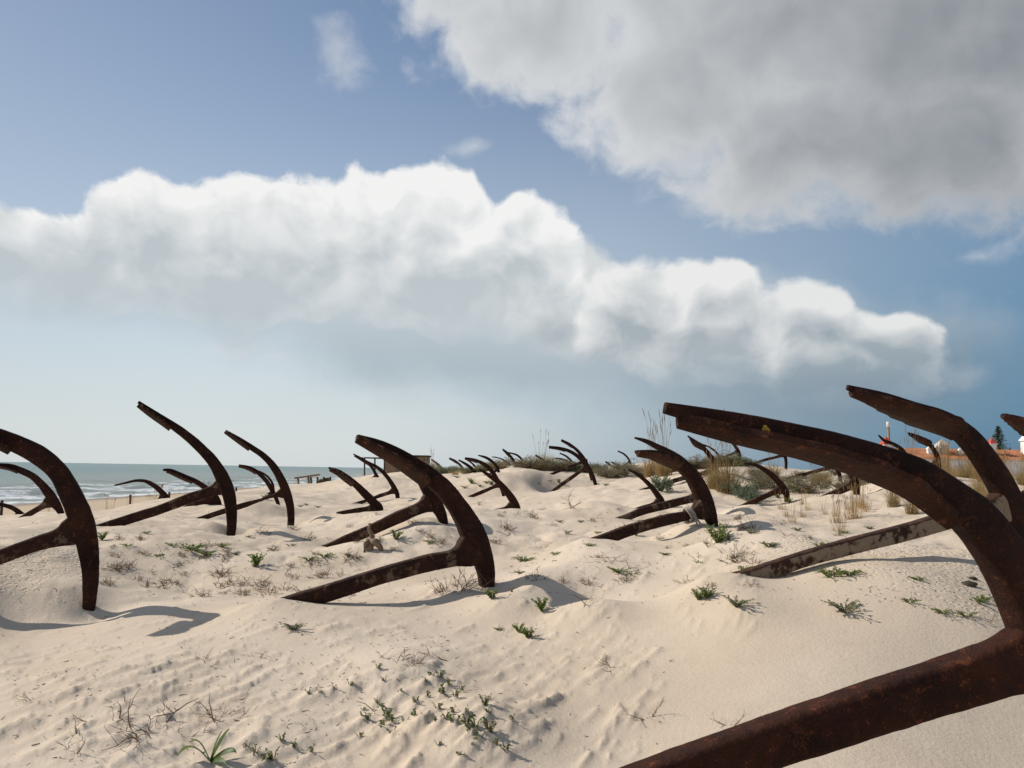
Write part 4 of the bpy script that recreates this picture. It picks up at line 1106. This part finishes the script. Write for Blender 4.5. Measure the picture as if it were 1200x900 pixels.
# named tufts
put('grass_tuft', TUFT_BIG[0], 852, 570, 'big rounded tawny grass tuft under the highest distant anchor', 'grass', 'dune grass tufts', 1.15, d=14.5)
put('grass_tuft', TUFT_BIG[1], 838, 569, 'tawny grass leaning out left of the big rounded tuft', 'grass', 'dune grass tufts', .85, d=14.8)
put('grass_tuft', TUFT_BIG[1], 906, 572, 'low tawny tuft between the two complete anchors right of centre', 'grass', 'dune grass tufts', .65, d=17)
put('grass_tuft', TUFT_TALL[0], 762, 560, 'tall wispy grass rising behind the thick flat fluke', 'grass', 'dune grass tufts', .8, d=18)
put('grass_tuft', TUFT_TALL[1], 778, 565, 'golden grass under the thick flat fluke', 'grass', 'dune grass tufts', .95, d=17)
put('grass_tuft', TUFT_BIG[0], 636, 552, 'tawny tuft hiding the half buried distant anchor', 'grass', 'dune grass tufts', 1.25, d=29)
put('grass_tuft', TUFT_TALL[2], 507, 553, 'dry tuft beside the lone distant anchor arm', 'grass', 'dune grass tufts', .6, d=33)
put('shrub', SHR_B[0], 868, 572, 'pale blue green bushy plant right of the big tawny tuft', 'shrub', None, 1.1, d=14)
put('shrub', SHR_B[1], 878, 576, 'second smaller pale blue green plant at the foot of tawny tuft', 'shrub', None, .9, d=13.6)
put('shrub', SHR_B[1], 774, 574, 'grey green cushion on the sand left of the thick anchor', 'shrub', None, 1.2, d=14.5)
put('shrub', SHR[0], 732, 552, 'dark twiggy bush on the skyline under the tiny anchor tips', 'shrub', None, 1.0, d=24)
put('shrub', SHR_G[0], 822, 545, 'dark green bush on the skyline left of the square bladed anchor', 'shrub', None, .9, d=24)
put('shrub', SHR[1], 948, 585, 'grey twiggy bush below the hidden anchor shank', 'shrub', None, .62, d=14)
put('shrub', SHR[2], 592, 553, 'grey rounded bush behind the crossing anchor pair', 'shrub', None, 1.1, d=31)
# skyline scrub and grass
def belt(n, x0, x1, y0, y1, dmin, kinds, sc):
    for i in range(n):
        px = rv.uniform(x0, x1); g = hit(px, rv.uniform(y0, y1))
        d = rv.uniform(dmin, dmin * 1.6) if g is None else max(dmin, g[1])
        k = rv.choice(kinds); q = rv.uniform(*sc)
        if k == 'grey': put('shrub', rv.choice(SHR), px, 555, 'low grey brown scrub bush in the skyline belt', 'shrub', 'grey scrub bushes of the skyline belt', q, d=d)
        elif k == 'green': put('shrub', rv.choice(SHR_G), px, 555, 'low green scrub bush in the skyline belt', 'shrub', 'green scrub bushes of the skyline belt', q, d=d)
        else: put('grass_tuft', rv.choice(TUFT_LOW), px, 555, 'tawny grass tuft in the skyline belt', 'grass', 'grass tufts of the skyline belt', q * .8, d=d)
belt(22, 505, 580, 551, 557, 25, ['green', 'green', 'grey', 'tawny'], (.45, .7))
belt(26, 575, 665, 549, 556, 25, ['grey', 'tawny', 'tawny', 'grey'], (.6, .95))
belt(14, 655, 705, 551, 558, 25, ['grey', 'green'], (.5, .8))
belt(24, 700, 800, 550, 560, 19, ['grey', 'grey', 'tawny'], (.4, .65))
belt(18, 795, 880, 549, 562, 19, ['grey', 'tawny', 'green'], (.45, .7))
for i in range(60):     # scrub under the foreground arm, right of centre
    px = rv.uniform(880, 1080); g = hit(px, rv.uniform(556, 578)); d = 26 if g is None else max(g[1], 13.5)
    k = rv.random()
    me = rv.choice(SHR if k < .65 else SHR_G if k < .8 else TUFT_BIG)
    put('shrub' if k < .8 else 'grass_tuft', me, px, 560, ('low grey scrub seen under the foreground arm' if k < .65 else 'low green scrub seen under the foreground arm' if k < .8 else 'tawny tuft amid the scrub under the foreground arm'), 'shrub' if k < .8 else 'grass', ('grey scrub under the foreground arm' if k < .65 else 'green scrub under the foreground arm' if k < .8 else 'tufts under the foreground arm'), rv.uniform(.26, .46), d=d)
for i in range(95):     # grass at the right
    px = rv.uniform(1040, 1270); d = rv.uniform(7.5, 20)
    me = rv.choice(TUFT_TALL + TUFT_BIG)
    put('grass_tuft', me, px, 575, 'dry grass tuft in the stand behind the right hand anchors', 'grass', 'tall grass at the right', rv.uniform(.34, .5) * (1.0 if d > 10 else .8), d=d)
for i in range(22):     # thin reddish stems
    px = rv.gauss(975, 42); py = rv.gauss(600, 9)
    put('grass_tuft', rv.choice(REED), px, max(py, 585), 'sparse reddish dry stems on the sand below the foreground arm', 'grass', 'reddish dry stems', rv.uniform(.28, .5))
for i in range(24):
    px = rv.uniform(0, 250); d = rv.uniform(26, 42)
    put('grass_tuft', rv.choice(REED + TUFT_SMALL), px, 590, 'thin straw coloured grass on the beach slope at left', 'grass', 'straw grass on the beach slope', rv.uniform(1.0, 1.8), d=d)

# green plants, listed where the photograph shows them
LEAF = {}
def plant(px, py, size, kind, label, group=None, seed=None):
    g = hit(px, py)
    if g is None: return
    p, t = g
    key = (kind, rv.randint(0, 2))
    if key not in LEAF:
        k = kind
        LEAF[key] = leafy(300 + 7 * key[1] + hash(k[0]) % 3 * 0, {'bush': 26, 'sprig': 6, 'mat': 16, 'grey': 18}[k], {'bush': .10, 'sprig': .035, 'mat': .12, 'grey': .12}[k], {'bush': .11, 'sprig': .06, 'mat': .035, 'grey': .05}[k], {'bush': .022, 'sprig': .014, 'mat': .018, 'grey': .017}[k], ('stem', {'bush': 'leaf', 'sprig': 'leaf_dark', 'mat': 'leaf', 'grey': 'leaf_grey'}[k]))
    a, b = LEAF[key]
    root = empty('beach_plant', p, rv.random() * 6.283); s = size; s *= {'bush': .66, 'mat': .62, 'grey': .62, 'sprig': .8}[kind]; root.scale = (s, s, s)
    tag(root, label, 'plant', group); link('stems', a, None, root, False); link('leaves', b, None, root, False)
plant(635, 716, .95, 'bush', 'brightest green leafy plant with dark shadow right of the middle anchor')
plant(620, 748, .75, 'bush', 'green leafy plant below the brightest one')
plant(608, 741, .6, 'bush', 'small green plant at upper left of the pair below the brightest one')
plant(577, 702, .8, 'bush', 'green sprig plant at the foot of the middle anchor arm')
plant(600, 694, .6, 'sprig', 'dark upright sprigs right of the middle anchor arm')
plant(586, 738, .5, 'mat', 'tiny green mat left of the pair below the brightest plant')
plant(612, 658, 1.4, 'mat', 'trailing green plant on sand ridge right of the middle anchor')
plant(225, 645, 1.9, 'mat', 'long green mat of leaves below the tallest anchor')
plant(243, 650, 1.5, 'mat', 'green leaf mat right next to the long one below tallest anchor')
plant(258, 641, 1.2, 'mat', 'smaller leaf mat right of the foot of the tallest anchor')
plant(203, 640, 1.0, 'mat', 'small leaf mat left of the foot of the tallest anchor')
plant(300, 664, 1.3, 'bush', 'green plant in the sand below the slender anchor')
plant(362, 656, 1.2, 'mat', 'green leaves left of the driftwood stump')
plant(380, 652, 1.2, 'mat', 'green leaves just left of the driftwood stump')
plant(398, 638, 1.0, 'mat', 'green leaves under the shank end behind the middle anchor')
plant(464, 632, 1.0, 'bush', 'green plant on hummock between the two middle anchors')
plant(505, 636, .9, 'mat', 'green trailing leaves on top of the middle hummock')
plant(345, 737, 1.1, 'grey', 'grey green creeping plant left below the middle anchor shank')
plant(120, 633, .9, 'bush', 'green plant beside the left big anchor arm')
plant(840, 636, 1.5, 'bush', 'green and brown cushion in front of the thick anchor')
plant(853, 633, 1.0, 'sprig', 'dark sprigs right of the cushion in front of the thick anchor')
plant(745, 628, .8, 'bush', 'small green plant below the thick anchor shank')
plant(727, 671, 1.2, 'mat', 'creeping green plant on the sand left of the caked shank end')
plant(740, 674, .8, 'mat', 'smaller creeping plant next to the one left of the caked shank')
plant(872, 668, .9, 'mat', 'green leaves at the end of the sand caked shank')
plant(818, 703, .7, 'bush', 'left one of two small green plants on the smooth drift')
plant(828, 701, .8, 'bush', 'right one of two small green plants on the smooth drift')
plant(862, 710, 1.3, 'grey', 'grey creeping plant on a small sand ridge at right')
plant(990, 716, 1.5, 'grey', 'grey green plant under the sand caked shank')
plant(975, 676, 1.6, 'mat', 'long green leaves just under the sand caked shank')
plant(995, 673, 1.1, 'mat', 'green leaves close under the middle of the sand caked shank')
plant(1148, 706, 1.2, 'mat', 'bluish green mat beside the closest anchor arm')
plant(1132, 722, 1.0, 'mat', 'green mat lower left of the bluish one by the closest anchor')
plant(1180, 710, .9, 'mat', 'green mat nearest the closest anchor arm')
plant(1078, 680, .7, 'mat', 'small leaves on the pitted sand under the caked shank')
plant(1066, 706, .8, 'mat', 'scattered leaves on the sand below the pitted patch')
plant(1105, 718, .8, 'mat', 'leaves on the sand between pitted patch and closest anchor')
for (x, y, s) in SPRIGS:
    plant(x, y, s * .85, 'sprig', 'small dark green fleshy sprig among the creeping sprigs at bottom centre', 'creeping sprigs at bottom centre')
for (x, y, s) in [(650,650,.8),(690,640,.8),(665,625,.8),(880,625,.9),(900,640,.8),(935,622,.8),(960,640,.9),(700,625,.7),(780,650,.7),(860,655,.8),(1010,640,.7),(540,655,.7),(930,655,.8),(990,625,.8),(1020,620,.8),(610,672,.7),(150,640,.8),(185,652,.7),(275,650,.8),(320,645,.8),(410,652,.8),(340,640,.8),(170,625,.7),(290,630,.7),(560,650,.7),(655,612,.8),(680,612,.7),(890,590,.8),(885,560,.8),(905,640,.8),(820,660,.6)]:
    plant(x, y, s, rv.choice(['grey', 'mat']), 'small low creeping plant scattered on the trampled middle sand', 'small creeping plants on the middle sand')
for (x, y, s) in [(655,566,1.4),(645,564,1.2),(632,567,1.2),(710,569,1.6),(702,568,1.3),(545,572,1.8),(553,567,1.8),(562,570,1.6),(570,566,1.6),(536,560,1.8),(530,575,1.4),(575,568,1.4),(310,585,1.4),(360,592,1.2),(372,595,1.2),(352,594,1.2),(890,573,1.4),(925,590,1.2),(912,584,1.2)]:
    plant(x, y, s, rv.choice(['bush', 'grey']), 'small green plant dotted on the far bright sand', 'small plants on the far sand')
DRY = [twig_mesh(s + 50, .10, 12, .0022, .8) for s in range(3)]
for i in range(115):
    u = rv.random()
    px, py = (rv.uniform(120, 430), rv.uniform(618, 700)) if u < .5 else (rv.uniform(590, 1000), rv.uniform(585, 690)) if u < .9 else (rv.uniform(420, 600), rv.uniform(600, 660))
    put('dry_clump', rv.choice(DRY), px, py, 'little brown dried clump on the trampled middle sand', 'twigs', 'little brown dried clumps', rv.uniform(.5, 1.1))
# strap-leaved bulb plant at the bottom edge
def daffodil():
    p, t = hit(246, 893); root = empty('strap_leaf_plant', p); tag(root, 'green plant with long arching strap leaves at the bottom edge', 'plant'); r = random.Random(2)
    k = t / F
    for (ex, ez, mx, mz, w, yy) in [(-36, 8, -20, 27, 7, -.02), (-30, 17, -14, 26, 6, .04), (18, 36, 8, 22, 7, .02), (34, 14, 22, 19, 7, -.03), (26, 4, 14, 9, 6, -.06), (6, 30, 2, 18, 4, .05)]:
        V = []; n = 12
        for i in range(n + 1):
            q = i / n; x = (2 * q * (1 - q) * mx * 1.2 + q * q * ex) * k; z = (2 * q * (1 - q) * mz * 1.2 + q * q * ez) * k; y = yy * q
            tx = (2 * (1 - 2 * q) * mx * 1.2 + 2 * q * ex); tz = (2 * (1 - 2 * q) * mz * 1.2 + 2 * q * ez); L = math.hypot(tx, tz) + 1e-6
            ww = w * k * .5 * (.65 + .5 * math.sin(q * 3.0)) * (1 - q ** 5)
            nx, nz = -tz / L, tx / L
            for s_, e in ((-1, .000), (0, -.003), (1, .000)):
                V.append((x + nx * ww * s_ * .6 + nx * e, y + ww * s_ * .85, z + nz * ww * s_ * .6 + nz * e))
        m = MB(); m.add(V, [(3*i+j, 3*i+j+1, 3*i+4+j, 3*i+3+j) for i in range(n) for j in (0, 1)]); m.build('leaf', M['leaf_dark'], root)
daffodil()
# dry twigs
TW = [twig_mesh(s, .22, 3, .0028) for s in range(1, 6)]; TWB = [twig_mesh(s + 30, .16, 14, .0022, 1.2) for s in range(2)]
put('dry_bush', TWB[0], 486, 778, 'small dry twiggy bush above the creeping sprigs', 'twigs', None, .55)
put('dry_twig', TW[0], 464, 775, 'dry upright twig left of the small dry bush', 'twigs', None, .6)
put('dry_twig', TW[1], 520, 772, 'bare twig leaning right of the small dry bush', 'twigs', None, .7)
put('dry_twig', TW[2], 155, 862, 'thicket of bent dry stems in the lower left sand', 'twigs', None, 1.0)
put('dry_twig', TW[3], 185, 850, 'forked dry stem at the right of the lower left thicket', 'twigs', None, 1.0)
put('dry_twig', TW[4], 128, 845, 'single bent dry stem left of the lower left thicket', 'twigs', None, .8)
put('dry_twig', TW[1], 100, 868, 'dry stem leaning over the sand at far lower left', 'twigs', None, .8)
put('dry_twig', TW[2], 758, 842, 'thin forked twig standing alone on the smooth drift', 'twigs', None, .7)
put('dry_twig', TW[0], 718, 785, 'short branching twig lying on the smooth drift', 'twigs', None, .6)
put('dry_twig', TW[3], 690, 708, 'bare stems on the sand right of the brightest plant', 'twigs', None, .9)
put('dry_twig', TW[4], 240, 780, 'curled dry twig on sand below the anchor shadow', 'twigs', None, .5)
put('dry_twig', TW[1], 595, 620, 'forked bare twigs on sand right of the middle anchors', 'twigs', None, 1.4)
put('dry_twig', TW[2], 670, 595, 'bare branching twig on bright sand below the lone central anchor', 'twigs', None, 1.6)
put('dry_twig', TW[3], 560, 592, 'dark twig lying across bright sand behind the middle anchor', 'twigs', None, 1.6)
put('dry_twig', TW[0], 1186, 726, 'thin bare stem beside the closest anchor arm', 'twigs', None, .9)
put('dry_twig', TW[4], 1155, 728, 'small dark twig left of the thin bare stem at right', 'twigs', None, .5)
put('dry_twig', TW[2], 855, 850, 'twig pair poking up just above the closest shank', 'twigs', None, .5)
put('dry_bush', TWB[1], 865, 652, 'dry brown twiggy clump right of the green and brown cushion', 'twigs', None, .8)
put('dry_bush', TWB[1], 545, 690, 'dry leafy litter heap under the middle anchor shank', 'twigs', None, 1.2)
put('dry_bush', TWB[0], 520, 694, 'dry litter left of the middle anchor lower arm', 'twigs', None, 1.0)
put('dry_bush', TWB[0], 880, 620, 'dry twigs at the foot of the thick anchor', 'twigs', None, 1.0)
for i in range(70):
    u = rv.random()
    px, py = (rv.uniform(130, 420), rv.uniform(625, 700)) if u < .45 else (rv.uniform(600, 960), rv.uniform(590, 680)) if u < .8 else (rv.gauss(200, 130), rv.gauss(845, 35))
    if py > 898: continue
    put('dry_twig', rv.choice(TW), px, py, 'little dry twig scattered on the trampled sand', 'twigs', 'little dry twigs', rv.uniform(.3, .8))
# loose litter of bits too small to count
def litter():
    m = MB(); r = random.Random(5)
    for i in range(2600):
        u = r.random()
        if u < .55: px, py = r.uniform(-20, 1150), 600 + 110 * r.random() ** 1.6
        elif u < .8: px, py = r.gauss(200, 130), r.gauss(830, 45)
        else: px, py = r.gauss(500, 110), r.gauss(800, 60)
        if not (575 < py < 905): continue
        m.V.append((px, py))
    out = MB(); PT, res, done = hit_many(m.V)
    for k in np.where(done)[0]:
        p = PT[k]; sc = r.uniform(.0016, .0048) * (1 + res[k] * .11)
        a = r.random() * 6.283; c = Vector((p[0], p[1], p[2] + .002)); L = sc * r.uniform(1, 4)
        e = Vector((math.cos(a), math.sin(a), r.uniform(-.1, .7))).normalized() * L; f = Vector((-math.sin(a), math.cos(a), r.gauss(0, .4))) * sc * .3
        out.add([c - e * .3 - f, c + e - f * .4, c + e + f * .4 + Vector((0, 0, sc * .3)), c - e * .3 + f, c + Vector((0, 0, sc * .45))], [(0, 1, 4), (1, 2, 4), (2, 3, 4), (3, 0, 4)])
    o = out.build('plant_litter', M['twig'], None, False); tag(o, 'crumbs of dry stems and leaves strewn on the sand', 'litter', kind='stuff')
litter()
# driftwood stump behind the middle anchor
def stump():
    p, t = hit(434, 644); k = t / F; m = MB(); root_z = p[2]
    m.tube([(-.02, 0, -.05), (0, 0, 6 * k), (.01, .01, 16 * k), (-.02, .01, 24 * k), (-.01, 0, 30 * k)], [.034, .030, .020, .013, .016], 9)
    m.tube([(0, 0, 10 * k), (7 * k, -.03, 9 * k), (13 * k, -.02, 2 * k), (14 * k, 0, -6 * k)], [.026, .030, .020, .012], 8)
    m.tube([(0, 0, 10 * k), (-5 * k, -.03, 7 * k), (-6 * k, -.04, -4 * k)], [.024, .022, .013], 8)
    o = m.build('driftwood_stump', M['wood']); o.location = p; tag(o, 'little weathered driftwood stump against the shank behind the middle anchor', 'driftwood')
    # small stones at the right
    for (x, y, s, l) in ((1136, 686, .030, 'larger of two dark stones on the pitted sand'), (1140, 679, .018, 'smaller dark stone above the larger one on pitted sand'), (1167, 692, .022, 'flat dark stone right of the pair on pitted sand')):
        q, t = hit(x, y); b = bmesh.new(); bmesh.ops.create_icosphere(b, subdivisions=2, radius=s); r = random.Random(x)
        for v in b.verts: v.co = Vector((v.co.x * 1.3, v.co.y, v.co.z * .6)) * r.uniform(.85, 1.15)
        me = bpy.data.meshes.new('pebble'); b.to_mesh(me); b.free(); o = link('pebble', me, M['wood_dark']); o.location = q + np.array((0, 0, s * .2)); tag(o, l, 'stone')
stump()
# rope tied round the thick anchor's shank
def rope():
    root, arms, a_, s_, B, Nn, wa = ANCH[[i for i, A in enumerate(AN) if 'rope on shank' in A['label']][0]]
    k = 16; c = s_[k, :3]; T = s_[k + 2, :3] - s_[k - 2, :3]; T /= np.linalg.norm(T); N_ = np.cross(T, B); w = s_[k, 3] * .5
    m = MB()
    for off in (-.02, .0, .025):
        pts = []
        for j in range(15):
            th = 6.283 * j / 14; pts.append(Vector(c + T * (off + .012 * math.sin(th * 2)) + N_ * (w + .012) * 1.05 * math.cos(th) + np.array(B) * (w + .006) * math.sin(th)))
        m.tube(pts, .010, 5)
    e = c + B * (w + .02)
    m.tube([Vector(e), Vector(e + np.array((.03, 0, -.10))), Vector(e + np.array((.0, .0, -.20)))], [.009, .009, .007], 5)
    m.tube([Vector(e), Vector(e + np.array((.10, 0, -.14))), Vector(e + np.array((.20, .0, -.22)))], [.009, .009, .007], 5)
    V0 = Vector(c); m.V = [tuple(Vector(v) - V0) for v in m.V]
    o = m.build('rope', M['rope']); o.location = V0; tag(o, 'frayed pale rope knotted round the thick anchor shank', 'rope')
rope()
